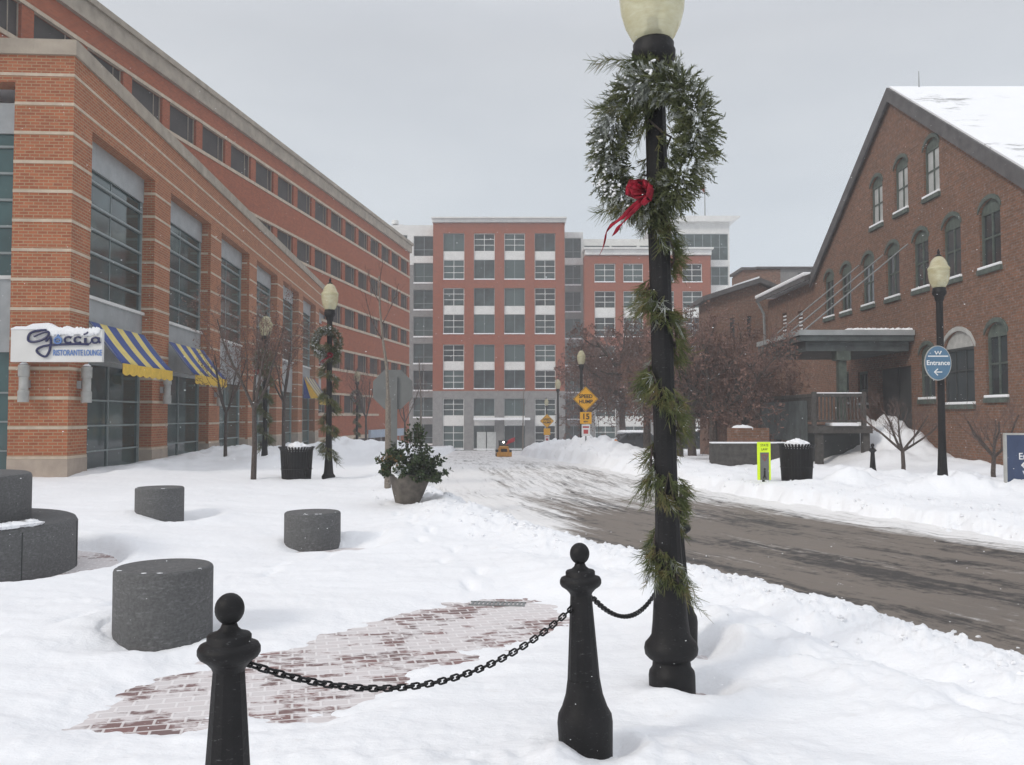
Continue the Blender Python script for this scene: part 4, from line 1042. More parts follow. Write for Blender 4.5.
def make_wreath(label, loc, rz, seed=3):
    rr = random.Random(seed)
    a = thing('wreath', label, 'wreath', loc, rz, 'christmas wreaths on the lamp posts')
    G = MB(); F = MB(); G.mi = 0
    for i in range(1900):
        th = rr.uniform(0, 2*math.pi); ph = rr.uniform(0, 2*math.pi); rm = .32; r = .14*rr.uniform(.2, 1.05)
        c = Vector((rm*math.cos(th), 0, rm*math.sin(th)*1.08)); rad = Vector((math.cos(th), 0, math.sin(th)))
        o_ = rad*math.cos(ph)+Vector((0, 1, 0))*math.sin(ph)
        p = c+o_*r*.6
        tang = Vector((-math.sin(th), 0, math.cos(th)))
        out = 1.0 if math.cos(ph) > 0 else .55
        d = (o_*1.0+tang*rr.uniform(-.2, .75)+Vector((0,0,-.25))).normalized()
        snowy = (math.sin(ph) < .25) and (rr.random() < .24+.42*(math.cos(th) < .2)+.14*(math.sin(th) > .3)) and pn([th*2.2], [ph*1.3], 5)[0] > -.22
        sprig(F if snowy else G, p, d, rr.uniform(.065, .12)*out, 17, .027, .0038, rr, .15, .0022, .75)
    G.build('foliage', M['fir'], a, uv=False); F.build('frosted_foliage', M['frost'], a, uv=False)
    S = MB()
    for i in range(90):
        th = rr.choice([rr.uniform(1.9, 2.6), rr.uniform(3.2, 4.2), rr.uniform(1.2, 1.9), rr.uniform(2.2, 4.4), rr.uniform(3.6, 4.0)])
        p = (rr.uniform(.28, .43)*math.cos(th), -.10-rr.uniform(-.01, .03), rr.uniform(.28, .43)*math.sin(th)*1.08)
        S.blob(p, rr.uniform(.003, .010), i, .5, 7, 5, (rr.uniform(.9, 2), .7, rr.uniform(.6, 1.2)))
    S.build('snow_dusting', M['snow'], a, smooth=True, uv=False)['kind'] = 'stuff'; a.scale = (.90, .94, .98)
    bw = MB(); zb_ = -.33; xb_ = -.02
    for k in range(15):       # bow loops
        an = k*2.4+rr.uniform(-.4, .4); L1 = rr.uniform(.04, .10); zb_ = -.33+rr.uniform(-.015, .015); xb_ = .05+rr.uniform(-.02, .02); pts = []
        dr = Vector((math.cos(an)*1.1, rr.uniform(-.9, -.1), math.sin(an)*.85)).normalized(); sd = Vector((0,1,0)).cross(dr).normalized()
        prev = None
        for j in range(9):
            t = j/8; c = Vector((xb_, -.17, zb_))+dr*(L1*math.sin(t*math.pi))+Vector((0,-.035*math.cos(t*2*math.pi)*-1+.0, 0))+sd*(.05*(t-.5))
            c += Vector((0, -.04*math.sin(t*math.pi*2), 0)); pts.append((c-sd*.022, c+sd*.022))
        vs = [v for q in pts for v in q]; bw.add(vs, [(2*j, 2*j+1, 2*j+3, 2*j+2) for j in range(8)])
    bo = bw.build('bow', M['red_ribbon'], a, smooth=True, uv=False); md = bo.modifiers.new('t', 'SOLIDIFY'); md.thickness = .004
    tl_ = MB()
    for pts, w_ in ((((xb_, -.17, zb_-.03), (-.09, -.19, zb_-.12), (-.19, -.2, zb_-.18), (-.235, -.21, zb_-.31)), .026), (((xb_, -.17, zb_-.04), (-.06, -.2, zb_-.14), (-.10, -.2, zb_-.18), (-.155, -.2, zb_-.215)), .02)):
        vs = []
        for i in range(13):
            t = i/12*(len(pts)-1); j = min(int(t), len(pts)-2); c = Vector(pts[j]).lerp(Vector(pts[j+1]), t-j); tw = math.sin(i*.8)*.6
            n_ = Vector((math.cos(tw)*.5, -math.sin(tw), .85)).normalized()*w_; vs += [c-n_, c+n_]
        tl_.add(vs, [(2*j, 2*j+1, 2*j+3, 2*j+2) for j in range(12)])
    to = tl_.build('ribbon_tail', M['red_ribbon'], bo, smooth=True, uv=False); md = to.modifiers.new('t', 'SOLIDIFY'); md.thickness = .003
    return a
def post_x(z): return LX0+math.tan(TL)*z
wz = hz(143, 5.0)
wreathA = make_wreath('big snow-dusted fir wreath with red bow high on the near lamp post', (post_x(wz)-.055, LY0-.15, wz), R(-40))
def make_garland(label, loc, zlo, zhi, turns, seed=5, n=400, r0=.085, top_sprig=True, phase=0):
    rr = random.Random(seed); a = thing('garland', label, 'garland', loc, 0, 'pine garlands wound round the lamp posts')
    G = MB(); F = MB(); V = MB(); pts = []
    for i in range(n):
        t = i/n; z = zhi+(zlo-zhi)*t; an = phase+turns*2*math.pi*t
        cl = .45+.55*math.sin(i*.11+seed)*math.sin(i*.037+1); r = r0
        p = Vector((r*math.cos(an), r*math.sin(an), z+rr.uniform(-.09, .09)+.03*math.sin(i*.05)))
        if i % 6 == 0: pts.append(p)
        o_ = Vector((math.cos(an), math.sin(an), 0)); tg = Vector((-math.sin(an), math.cos(an), -.5))
        d = o_*rr.uniform(.5, 1.2)+tg*rr.uniform(-.6, .9)+Vector((0,0,rr.uniform(-.9, .1)))
        sprig(G if rr.random() > .07 else F, p, d, rr.uniform(.03, .13)*(.35+cl), 17, rr.uniform(.035, .075), .0022, rr, .5, .0018, .75)
    if top_sprig:
        for b_, d_, L_ in (((0,-.05,zhi+.02), (-1,-.2,-.05), .36), ((0,-.05,zhi+.0), (-.9,-.4,-.15), .2)):
            for k in range(12): sprig(G, Vector(b_)+Vector(d_)*L_*k/12, Vector(d_)+Vector((rr.uniform(-.3,.3), rr.uniform(-.5,.5), rr.uniform(-.5,.5))), .06, 14, .08, .002, rr, .35)
    V.path(pts, [.007]*len(pts), 5)
    G.build('needles', M['pine'], a, uv=False); F.build('frosted_needles', M['frost'], a, uv=False); V.build('vine', M['bark'], a, uv=False)
    return a
garA = make_garland('straggly pine garland winding down the near lamp post', (post_x(1.65), LY0, 0), .66, 2.85, 4.4, 5, 540, phase=3.3)
garA.rotation_euler = (0, TL, 0); garA.location = (LX0, LY0, 0)
# sprays above and inside the wreath (pine branch at the collar)
tp = make_garland('short pine spray tied under the globe of the near lamp post, pointing left', (LX0, LY0-.02, 0), 3.56, 3.73, .9, 9, 70, phase=2.4)
tp.rotation_euler = (0, TL, 0)
md_ = make_garland('pine sprays round the pole inside the ring of the near wreath', (LX0, LY0-.02, 0), 3.05, 3.45, 1.2, 19, 45, phase=2.0)
md_.rotation_euler = (0, TL, 0)

# other lamps
def put_lamp(px, py_g, Y, label, dressed=False, name='', gr=None):
    x = hx(px, Y); zg = hz(py_g, Y); b = gf(Y)-.02; s_ = (zg-b)/3.84
    l = copy_tree(lampA); l['label'] = label; l.location = (x, Y, b); l.rotation_euler = (0,0,0); l.scale = (1.0, 1.0, s_)
    if dressed:
        w = copy_tree(wreathA); w['label'] = dressed[0]; w.location = (x-.03, Y-.16, b+s_*dressed[2]); w.rotation_euler = (0,0,R(dressed[3])); w.scale = (.8, 1.2, .85)
        q = copy_tree(garA); q['label'] = dressed[1]; q.location = (x, Y, b-.1); q.rotation_euler = (0,0,R(dressed[3]*3)); q.scale = (1.5, 1.5, 1.18)
    return l
put_lamp(329, 310, 20.0, 'wreathed black lamp post beside the left litter bin', ('fir wreath with red bow on the lamp post beside the left litter bin', 'dense garland on the lamp post beside the left litter bin', 3.12, 18))
put_lamp(265, 336, 26.0, 'snow-crusted lamp post half hidden by a bare tree in front of the shop bays', ('snowy wreath on the lamp post in front of the shop bays', 'snowy garland on the lamp post in front of the shop bays', 3.1, -35))
put_lamp(357, 382, 54.0, 'small distant lamp post left of the bare octagonal sign', ('tiny distant wreath left of the bare octagonal sign', 'tiny distant garland left of the bare octagonal sign', 3.1, 20))
put_lamp(581.5, 364.5, 40.0, 'lamp post rising above the speed hump sign')
put_lamp(558, 389, 59.0, 'distant lamp post between the two yellow diamond signs')
put_lamp(546.5, 405.5, 85.0, 'smallest farthest lamp above the second yellow diamond sign')
lr = put_lamp(941.5, 288, 16.6, 'plain black lamp post carrying the blue oval sign in front of the gabled building')

# oval entrance sign
es = thing('entrance_sign', 'blue oval sign with white lettering and left arrow on the right-hand lamp post', 'sign', U(938, 363, 16.44), R(0))
rx_, rz_ = hx(951.5, 16.44)-hx(938, 16.44), (hz(346, 16.44)-hz(381, 16.44))/2
def disc(mb, rx, rz, y0, y1, n=40): mb.prism([(rx*math.cos(2*math.pi*i/n), rz*math.sin(2*math.pi*i/n)) for i in range(n)], y0, y1)
mb = MB(); disc(mb, rx_, rz_, 0, .02); mb.build('rim', M['stone_sill'], es)
mb = MB(); disc(mb, rx_*.94, rz_*.95, -.006, -.0); mb.build('face', M['blue_sign'], es)
mb = MB(); mb.box(-rx_*.75, -.009, rz_*.36, rx_*.75, -.0062, rz_*.42)
mb.path([(-.06,-.009,rz_*.68), (-.03,-.009,rz_*.5), (0,-.009,rz_*.66), (.03,-.009,rz_*.5), (.06,-.009,rz_*.68)], [.013]*5, 5); mb.build('emblem', M['white'], es)
text('Entrance', .125, M['white'], es, (0, -.009, .0), ext=.001, bold=.002)
mb = MB(); za_ = -rz_*.52
mb.path([(.07,-.009,za_), (-.07,-.009,za_)], [.011]*2, 5); mb.path([(-.01,-.009,za_+.06), (-.075,-.009,za_), (-.01,-.009,za_-.06)], [.011]*3, 5); mb.build('arrow', M['white'], es)
mb = MB(); mb.box(-.1, .0205, -.03, .1, .10, .03); mb.build('bracket', M['black'], es)

# navy board at right edge
Yn = 16.0; xl_ = hx(1006, Yn); nb = thing('direction_sign', 'navy board with white lettering at the right edge of the picture, standing in the snow', 'sign', (xl_, Yn, 0))
z1 = hz(435, Yn); z0 = hz(489, Yn)
mb = MB(); mb.box(0, 0, z0, 1.0, .05, z1); mb.build('board', M['navy_sign'], nb)
mb = MB(); mb.box(-.035, -.01, z0-.02, -.001, .06, z1+.035); mb.box(1.001, -.01, z0-.02, 1.035, .06, z1+.035); mb.box(-.001, -.01, z1, 1.001, .06, z1+.035); mb.build('frame', M['stone_sill'], nb)
mb = MB(); mb.box(.1, .055, -.3, .16, .11, z1-.1); mb.box(.84, .055, -.3, .9, .11, z1-.1); mb.build('post', M['steel'], nb)
hN = z1-z0
for i, (t_, yy_) in enumerate((('Main', .76), ('Entrance', .60), ('Visitor', .27), ('Parking', .11))): text(t_, .17, M['white'], nb, (.5, -.004, z0+hN*yy_), ext=.001, bold=.002, name='lettering', sx=.95)
mb = MB(); za_ = z0+hN*.44
mb.path([(.45,-.004,za_), (.27,-.004,za_)], [.013]*2, 5); mb.path([(.34,-.004,za_+.07), (.265,-.004,za_), (.34,-.004,za_-.07)], [.013]*3, 5)
mb.path([(.36,-.004,z0+hN*.92), (.41,-.004,z0+hN*.88), (.46,-.004,z0+hN*.915), (.51,-.004,z0+hN*.88), (.56,-.004,z0+hN*.92)], [.012]*5, 5); mb.build('arrow', M['white'], nb)

# lime crossing sign
Ys = 18.4; xs = hx(757, Ys); w_ = hx(770.2, Ys)-xs; zt_ = hz(442, Ys); ls = thing('crossing_sign', 'fluorescent lime yield sign stuck in the snow bank left of the right-hand bin', 'sign', (xs, Ys, 0))
zb2 = hz(480, Ys)
mb = MB(); mb.box(0, 0, zb2, w_, .03, zt_); mb.build('panel', M['lime_sign'], ls)
mb = MB(); mb.box(w_*.2, -.004, zb2, w_*.86, -.0005, zt_-.22); mb.build('inset', M['sign_back'], ls)
text('STATE', .075, M['ink'], ls, (w_/2+.01, -.003, zt_-.07), ext=.001, sx=.8); text('LAW', .075, M['ink'], ls, (w_/2+.01, -.003, zt_-.155), ext=.001, sx=.8)
mb = MB(); c_ = w_*.53; z3 = zt_-.27
mb.path([(c_-.06,-.008,z3), (c_+.06,-.008,z3), (c_,-.008,z3-.13), (c_-.06,-.008,z3), (c_+.06,-.008,z3)], [.007]*5, 4); mb.build('yield_triangle', M['sign_red'], ls)
mb = MB(); mb.blob((c_, -.008, z3-.30), .022, 2, .05, 8, 6, (1,.3,1)); mb.path([(c_, -.008, z3-.33), (c_, -.008, z3-.42), (c_-.03, -.008, z3-.5)], [.02,.018,.012], 5); mb.path([(c_, -.008, z3-.42), (c_+.03, -.008, z3-.5)], [.015,.012], 5); mb.build('walker_symbol', M['ink'], ls)
mb = MB(); mb.tube((w_/2, .06, -.2), (w_/2, .06, zb2+.3), .03, .03, 8); mb.build('post', M['rubber'], ls)

# yellow diamond signs
def diamond(px, py, Y, half, l1, l2, plate, label, tall_):
    x = hx(px, Y); z = hz(py, Y); s_ = thing('speed_hump_sign', label, 'sign', (x, Y, gf(Y)), 0, 'yellow speed hump signs'); zz = z-gf(Y)
    r_ = .05
    mb = MB(); h = half
    mb.prism([(0, zz-h), (h, zz), (0, zz+h), (-h, zz)], 0, .012); mb.build('diamond_panel', M['yellow_sign'], s_, bevel=.004)
    mb = MB()
    k = h*.93
    for a, b in (((0, -k), (k, 0)), ((k, 0), (0, k)), ((0, k), (-k, 0)), ((-k, 0), (0, -k))): mb.tube((a[0], -.004, zz+a[1]), (b[0], -.004, zz+b[1]), .009, .009, 4)
    mb.build('border', M['ink'], s_)
    text('SPEED', h*.40, M['ink'], s_, (0, -.006, zz+h*.2), ext=.001, bold=.006); text('HUMP', h*.40, M['ink'], s_, (0, -.006, zz-h*.22), ext=.001, bold=.006)
    w = h*.46
    mb = MB(); mb.box(-w, 0, zz-h-2*w*1.05, w, .012, zz-h-.02); mb.build('speed_panel', M['yellow_sign'], s_)
    if plate: text('15', h*.62, M['ink'], s_, (0, -.006, zz-h-w*.9), ext=.001, bold=.008); text('MPH', h*.18, M['ink'], s_, (0, -.006, zz-h-w*1.75), ext=.001, bold=.002)
    zq = zz-h-2*w*1.05-.03
    mb = MB(); mb.box(-w*.72, 0, zq-w*2, w*.72, .012, zq); mb.build('notice_panel', M['white'], s_)
    mb = MB(); mb.box(-w*.55, -.003, zq-w*.6, w*.55, -.0005, zq-w*.3); mb.box(-w*.4, -.003, zq-w*1.6, w*.4, -.0005, zq-w*.9); mb.build('notice_text', M['sign_red'], s_)
    mb = MB(); mb.box(-.03, .013, -.3, .03, .06, zz+h*.6); mb.build('post', M['steel'], s_)
    return s_
diamond(585.8, 399, 36.0, .52, 0, 0, True, 'larger near yellow diamond sign reading speed hump with 15 plate', True)
diamond(547, 421, 64.0, .52, 0, 0, False, 'smaller far yellow diamond sign near the street end', True)
# white panel behind far sign
# octagonal sign seen from behind
Yo = 18.0; os_ = thing('stop_sign', 'bare grey back of an octagonal sign on a wide post behind the planter', 'sign', (hx(392.5, Yo), Yo, 0)); zo = hz(389.5, Yo); ro = (hx(412.5, Yo)-hx(373, Yo))/2/math.cos(R(22.5))
mb = MB(); mb.prism([(ro*math.cos(R(22.5+45*i)), zo+ro*math.sin(R(22.5+45*i))) for i in range(8)], 0, .01); mb.build('octagon_panel', M['sign_back'], os_, bevel=.002)
mb = MB(); mb.box(-.07, -.05, -.3, .10, -.002, zo+.25); mb.build('post', M['sign_back'], os_)
mb = MB(); mb.lathe([(.012, 0), (.012, .012)], (0,0,0), 8); mb = MB()
for zz in (zo-.2, zo+.18): mb.tube((.015, -.065, zz), (.015, -.049, zz), .014, .014, 8)
mb.build('bolt', M['steel'], os_)

# granite seats
def seat(px0, px1, Y, pyt, label, src=None):
    x = (hx(px0, Y)+hx(px1, Y))/2; r = (hx(px1, Y)-hx(px0, Y))/2; z = hz(pyt, Y)
    a = thing('stone_drum', label, 'stone seat', (x, Y, 0), 0, 'round granite seats in the snow')
    mb = MB(); mb.lathe([(r,-.1), (r, z-.025), (r-.006, z-.01), (r-.02, z)], n=64); mb.build('block', M['granite'], a, smooth=True, sharp=30)
    mb = MB()
    rr = random.Random(int(px0))
    for i in range(5):
        an = rr.uniform(-3.14, -.2); q = rr.uniform(.9, .97)*r; mb.blob((q*math.cos(an), q*math.sin(an), z), rr.uniform(.006, .014), i, .3, 8, 4, (1.6, 1, .2))
    mb.build('snow_patch', M['snow'], a, smooth=True)
seat(120, 213, 6.5, 565.5, 'largest nearest grey granite drum seat left of the front bollard')
seat(286, 341, 11.0, 511.5, 'middle grey granite drum seat standing alone right of centre-left snow')
seat(138, 184, 13.1, 487, 'smallest farthest grey granite drum seat near the shop front')
# tiered granite planter at left edge
fp = thing('stone_fountain', 'two-tier round dark granite fountain cut off by the left edge of the picture', 'fountain', (-6.08, 9.2, 0))
zt1 = hz(538, 7.9)-.0; zt2 = hz(474, 9.2)
mb = MB(); mb.lathe([(1.36,-.2), (1.36, zt1-.06), (1.335, zt1-.015), (1.30, zt1), (.85, zt1)], n=90); mb.build('lower_tier', M['granite'], fp, smooth=True, sharp=30)
mb = MB(); mb.lathe([(.90, zt1+.001), (.90, zt2-.04), (.885, zt2-.01), (.86, zt2), (.5, zt2)], n=80); mb.build('upper_tier', M['granite'], fp, smooth=True, sharp=30)
mb = MB()
for i in range(72):
    an = R(-170)+i*R(2.2); mb.blob((1.24*math.cos(an), 1.24*math.sin(an), zt1+.01), .095, i, .35, 8, 5, (1.1, 1.0, .38))
mb.build('snow_cap', M['snow'], fp, smooth=True)
mb = MB()
for k in range(8): an = R(-150+k*42); mb.tube((1.362*math.cos(an), 1.362*math.sin(an), -.1), (1.362*math.cos(an), 1.362*math.sin(an), zt1-.05), .006, .006, 4)
mb.build('joint', M['dark_frame'], fp)

# drain grate at the far edge of the swept bricks
dg = thing('drain_grate', 'small dark iron drain grate at the far edge of the bare brick patch', 'drain grate', (hx(497, 7.7), 7.7, .0), R(-6)); dg.scale = (.75, .6, .5)
mb = MB()
for i in range(13): mb.box(-.30+i*.05, -.10, 0, -.275+i*.05, .10, .016)
mb.box(-.32, -.12, 0, .335, -.1, .02); mb.box(-.32, .1, 0, .335, .12, .02); mb.build('bars', M['steel'], dg)
mb = MB(); mb.box(-.31, -.11, -.06, .325, .11, -.004); mb.build('pit', M['rubber'], dg)

# litter bins
def litter_bin(x, Y, z, label, src=None, r=.36, h=.86, snow=True):
    if src: a = copy_tree(src); a['label'] = label; a.location = (x, Y, z); return a
    a = thing('litter_bin', label, 'litter bin', (x, Y, z), 0, 'black slatted litter bins')
    mb = MB(); n = 36
    for i in range(n):
        t = 2*math.pi*i/n; c, s_ = math.cos(t), math.sin(t)
        mb.M = Matrix.Rotation(t, 4, 'Z')
        mb.add([(r*.86,-.018,0),(r*.86,.018,0),(r,.024,h),(r,-.024,h),(r*.86-.01,-.018,0),(r*.86-.01,.018,0),(r-.01,.024,h),(r-.01,-.024,h)], [(0,1,2,3),(4,7,6,5),(0,3,7,4),(1,5,6,2)])
        mb.add([(r,-.02,h),(r,.02,h),(r+.05,.024,h+.06),(r+.05,-.024,h+.06),(r-.01,-.02,h),(r-.01,.02,h),(r+.04,.024,h+.07),(r+.04,-.024,h+.07)], [(0,1,2,3),(4,7,6,5),(3,2,6,7)])
    mb.M = None; mb.build('slats', M['black'], a)
    mb = MB(); mb.lathe([(r*.80, .02), (r*.93, h-.04)], n=24); mb.build('liner', M['rubber'], a, smooth=True)
    for z_, rr_ in ((.03, r*.86), (h*.5, r*.93), (h, r)):
        mb = MB(); mb.path([((rr_+.004)*math.cos(t), (rr_+.004)*math.sin(t), z_) for t in np.linspace(0, 2*math.pi, 33)], [.012]*33, 5); mb.build('hoop', M['black'], a)
    mb = MB()
    for i in range(14):
        q = rnd.uniform(0, .24); an = rnd.uniform(0, 6.28); mb.blob((q*math.cos(an), q*math.sin(an), h-.03+.10*(1-q/.3)), .13, i, .25, 9, 6, (1, 1, .8))
    mb.build('snow_heap', M['snow'], a, smooth=True); return a
bz0 = hz(446.5, 19.6)-.93
bn = litter_bin(hx(297, 19.6), 19.6, bz0, 'black slatted litter bin heaped with snow by the left lamp post')
litter_bin(hx(796, 18.8), 18.8, hz(444, 18.8)-.92, 'black slatted litter bin in the right-hand snow bank', bn)
# loose snow heap in front of right bin
# planter with evergreens
Yp = 14.8; pt = thing('planter', 'grey-brown tapered planter stuffed with dark evergreen sprays on the snow', 'planter', (hx(407, Yp), Yp, hz(510, Yp)+.06)); pt.rotation_euler = (0, R(6), 0)
rt = (hx(428, Yp)-hx(388, Yp))/2; hp = .56
mb = MB(); mb.lathe([(rt*.50, 0), (rt*.56, .03), (rt*.80, .26), (rt*.97, .46), (rt*1.04, .50), (rt*1.04, hp), (rt*.94, hp), (rt*.9, hp-.05)], n=36); mb.build('pot', M['planter'], pt, smooth=True, sharp=40)
mb = MB(); mb.lathe([(rt*.9, hp-.06), (.02, hp-.02)], n=24); mb.build('soil', M['bark'], pt)
def leafspray(mb, p, d, Ln, n, ls, rr, stemmb=None):
    p = Vector(p); d = Vector(d).normalized(); end = p+d*Ln+Vector((0,0,-.10*Ln))
    if stemmb is not None: stemmb.tube(p, end, .006, .002, 4, False)
    a = d.orthogonal().normalized(); b = d.cross(a)
    for i in range(n):
        t = rr.uniform(.25, 1); q = p.lerp(end, t); th = rr.uniform(0, 6.28); v = (d*.6+a*math.cos(th)+b*math.sin(th)).normalized()
        s = v.cross(Vector((rr.uniform(-1,1), rr.uniform(-1,1), rr.uniform(-1,1)))).normalized()*ls*.28
        l = ls*rr.uniform(.7, 1.2); mb.add([q, q+v*l*.45+s, q+v*l, q+v*l*.45-s], [(0,1,2,3)])
rr = random.Random(11); E = MB(); Bz = MB(); S_ = MB()
for i in range(170):
    an = rr.uniform(0, 6.28); el = rr.uniform(-.12, 1.3); L_ = rr.uniform(.26, .47)*(1.0+.40*math.sin(el))
    d = Vector((math.cos(an)*math.cos(el), math.sin(an)*math.cos(el), math.sin(el)))
    r_ = rr.uniform(0, rt*.8); p = (r_*math.cos(an), r_*math.sin(an), hp-.03)
    bron = (math.cos(an) < -.25 and .2 < el < .9 and rr.random() < .5)
    leafspray(Bz if bron else E, p, d, L_*(.85 if bron else 1), 26, .075, rr, S_)
for i in range(26): leafspray(E, (rr.uniform(-.1, .15), rr.uniform(-.1,.1), hp+.2+rr.uniform(0, .4)), (rr.uniform(-.25,.3), rr.uniform(-.3,.3), 1), rr.uniform(.2, .42), 16, .06, rr, S_)
E.build('evergreen_foliage', M['ever'], pt, uv=False); Bz.build('bronze_foliage', M['bronze_leaf'], pt, uv=False); S_.build('stems', M['bark'], pt, uv=False)
mb = MB()
mb.blob((-rt*.45, -rt*.78, hp+.06), .12, 3, .42, 14, 10, (1, .7, .9))
mb.build('snow_clump', M['snow'], pt, smooth=True)

# hydrant
Yh = 40; hy = thing('fire_hydrant', 'orange fire hydrant in the snow right of the speed hump sign', 'fire hydrant', (hx(615.5, Yh), Yh, hz(452, Yh)-.05))
hh = hz(438.5, Yh)-hz(452, Yh)+.05; rw = .16
mb = MB(); mb.lathe([(rw*1.1, 0), (rw*1.1, .04), (rw*.8, .06), (rw*.75, hh*.62), (rw*.95, hh*.64), (rw*.95, hh*.7), (rw*.7, hh*.8), (rw*.35, hh*.9), (rw*.2, hh*.92), (rw*.2, hh)], n=20); mb.build('barrel', M['orange'], hy, smooth=True)
for s_ in (-1, 1):
    mb = MB(); mb.tube((s_*rw*.6, 0, hh*.5), (s_*rw*1.5, 0, hh*.5), .055, .06, 12); mb.build('nozzle', M['orange'], hy)
mb = MB(); mb.tube((0, -rw*.6, hh*.45), (0, -rw*1.4, hh*.45), .075, .08, 12); mb.build('nozzle', M['orange'], hy)
mb = MB(); mb.blob((0,0,hh), .08, 4, .2, 8, 5, (1,1,.5)); mb.build('snow_cap', M['snow'], hy, smooth=True)

# small snow-clearing tractor
Yt = 50; tr = thing('snow_tractor', 'small orange snow-clearing tractor with lit lamp and raised red attachment in the far road', 'tractor', (hx(503.5, Yt), Yt, hz(456, Yt)+.0), R(4)); tr.scale = (.85, .85, .85)
mb = MB(); mb.box(-.36, -.55, .22, .36, .55, .55); mb.box(-.30, -.56, .55, .30, -.05, .68); mb.build('body', M['tractor'], tr, bevel=.03)
mb = MB(); mb.box(-.30, -.02, .56, .30, .5, .60); mb.box(-.30,-.02,.6,-.26,.02,.98); mb.box(.26,-.02,.6,.30,.02,.98); mb.box(-.30,.46,.6,-.26,.5,.98); mb.box(.26,.46,.6,.3,.5,.98); mb.box(-.33,-.06,.98,.33,.53,1.03); mb.build('cab_frame', M['rubber'], tr, bevel=.01)
mb = MB(); mb.box(-.26, 0, .6, .26, .44, .975); mb.build('cab_glass', M['glass_old'], tr)
mb = MB(); mb.box(-.2, -.575, .3, .2, -.561, .5); mb.build('grille', M['rubber'], tr)
for sx in (-1, 1):
    for sy in (-1, 1):
        mb = MB(); mb.tube((sx*.38, sy*.36, .2), (sx*.52, sy*.36, .2), .22, .22, 20); wlh = mb.build('wheel', M['rubber'], tr)
        mb = MB(); mb.tube((sx*.521, sy*.36, .2), (sx*.527, sy*.36, .2), .11, .11, 14); mb.build('rim', M['tractor'], wlh)
mb = MB(); mb.box(-.5, -.98, .0, .5, -.9, .30); mb.box(-.08, -.9, .2, .08, -.57, .3); mb.build('blade', M['tractor'], tr, bevel=.01)
mb = MB(); mb.add([(.12,-.6,.75),(.72,-.5,1.0),(.74,-.5,1.28),(.30,-.6,1.12),(.12,-.54,.75),(.72,-.44,1.0),(.74,-.44,1.28),(.30,-.54,1.12)], [(0,1,2,3),(4,7,6,5),(0,4,5,1),(1,5,6,2),(2,6,7,3),(3,7,4,0)]); mb.build('raised_chute', M['red'], tr)
ml, nt, b = newmat('lit headlight'); b.inputs['Emission Color'].default_value = (1, .95, .85, 1); b.inputs['Emission Strength'].default_value = 8
mb = MB(); mb.tube((.0, -.06, .93), (.0, -.11, .93), .055, .06, 12); mb.build('headlight', ml, tr)

# parked car under snow, far right of the road behind trees
def parked_car(px, Y, rz, label):
    a = thing('parked_car', label, 'car', (hx(px, Y), Y, gf(Y)+.05), rz, 'snow-covered parked cars')
    prof = [(-2.1,.35),(-2.15,.7),(-1.9,.85),(-1.25,.92),(-.75,1.38),(.75,1.42),(1.45,.98),(2.05,.9),(2.15,.55),(2.1,.35)]
    mb = MB(); mb.prism(prof[::-1], -.85, .85); mb.build('body', M['car'], a, bevel=.08)
    for q_ in (-.862, .852): mb = MB(); mb.prism([(-1.15,.95),(1.3,.98),(.72,1.34),(-.68,1.31)], q_, q_+.01); mb.build('side_glass', M['glass_old'], a)
    for x in (-1.3, 1.3):
        for y in (-1, 1):
            mb = MB(); mb.tube((x, y*.68, .33), (x, y*.88, .33), .33, .33, 20); w = mb.build('wheel', M['rubber'], a); mb = MB(); mb.tube((x, y*.881, .33), (x, y*.89, .33), .2, .2, 12); mb.build('rim', M['steel'], w)
    mb = MB()
    for i in range(10): mb.blob((-.8+i*.17, 0, 1.42), .32, i, .2, 10, 6, (1, 2.2, .4))
    for i in range(6): mb.blob((1.4+i*.12, 0, 1.0-.02*i), .25, i, .2, 10, 6, (1, 2.8, .35)); mb.blob((-2.0+i*.12, 0, .93), .22, i, .2, 10, 6, (1, 3, .35))
    mb.build('snow_cap', M['snow'], a, smooth=True); return a
c_1 = parked_car(634, 56, R(8), 'snow-covered dark car glimpsed between the hydrant and the near lamp post')
c_2 = copy_tree(c_1); c_2['label'] = 'snow-covered dark car glimpsed just right of the near lamp post under the dense trees'; c_2.location = (hx(694, 54), 54, gf(54)+.1); c_2.rotation_euler = (0,0,R(-5))

# low dark timber wall by the platform
lw = thing('low_wall', 'low dark timber wall behind the lime crossing sign', 'wall', (hx(711, 24.5), 24.5, 0))
mb = MB(); mb.box(0, 0, -.2, hx(786, 24.5)-hx(711, 24.5), .25, hz(443.5, 24.5)); mb.build('boards', M['wood_dark'], lw)
mb = MB(); mb.box(0, -.02, hz(443.5, 24.5), hx(786, 24.5)-hx(711, 24.5), .27, hz(443.5, 24.5)+.04); mb.build('snow_cap', M['snow'], lw, bevel=.015)
br_ = thing('brick_pier', 'low red brick pier topped with snow behind the timber wall', 'brick pier', (hx(731, 26), 26, -.2))
mb = MB(); w9 = hx(769, 26)-hx(731, 26); mb.box(0, 0, 0, w9, .5, hz(428, 26)+.2); mb.build('brickwork', M['brick_old'], br_)
mb = MB(); mb.blob((w9*.35, .25, hz(428, 26)+.2), .25, 3, .2, 10, 6, (1.2, .9, .35)); mb.build('snow_cap', M['snow'], br_, smooth=True)

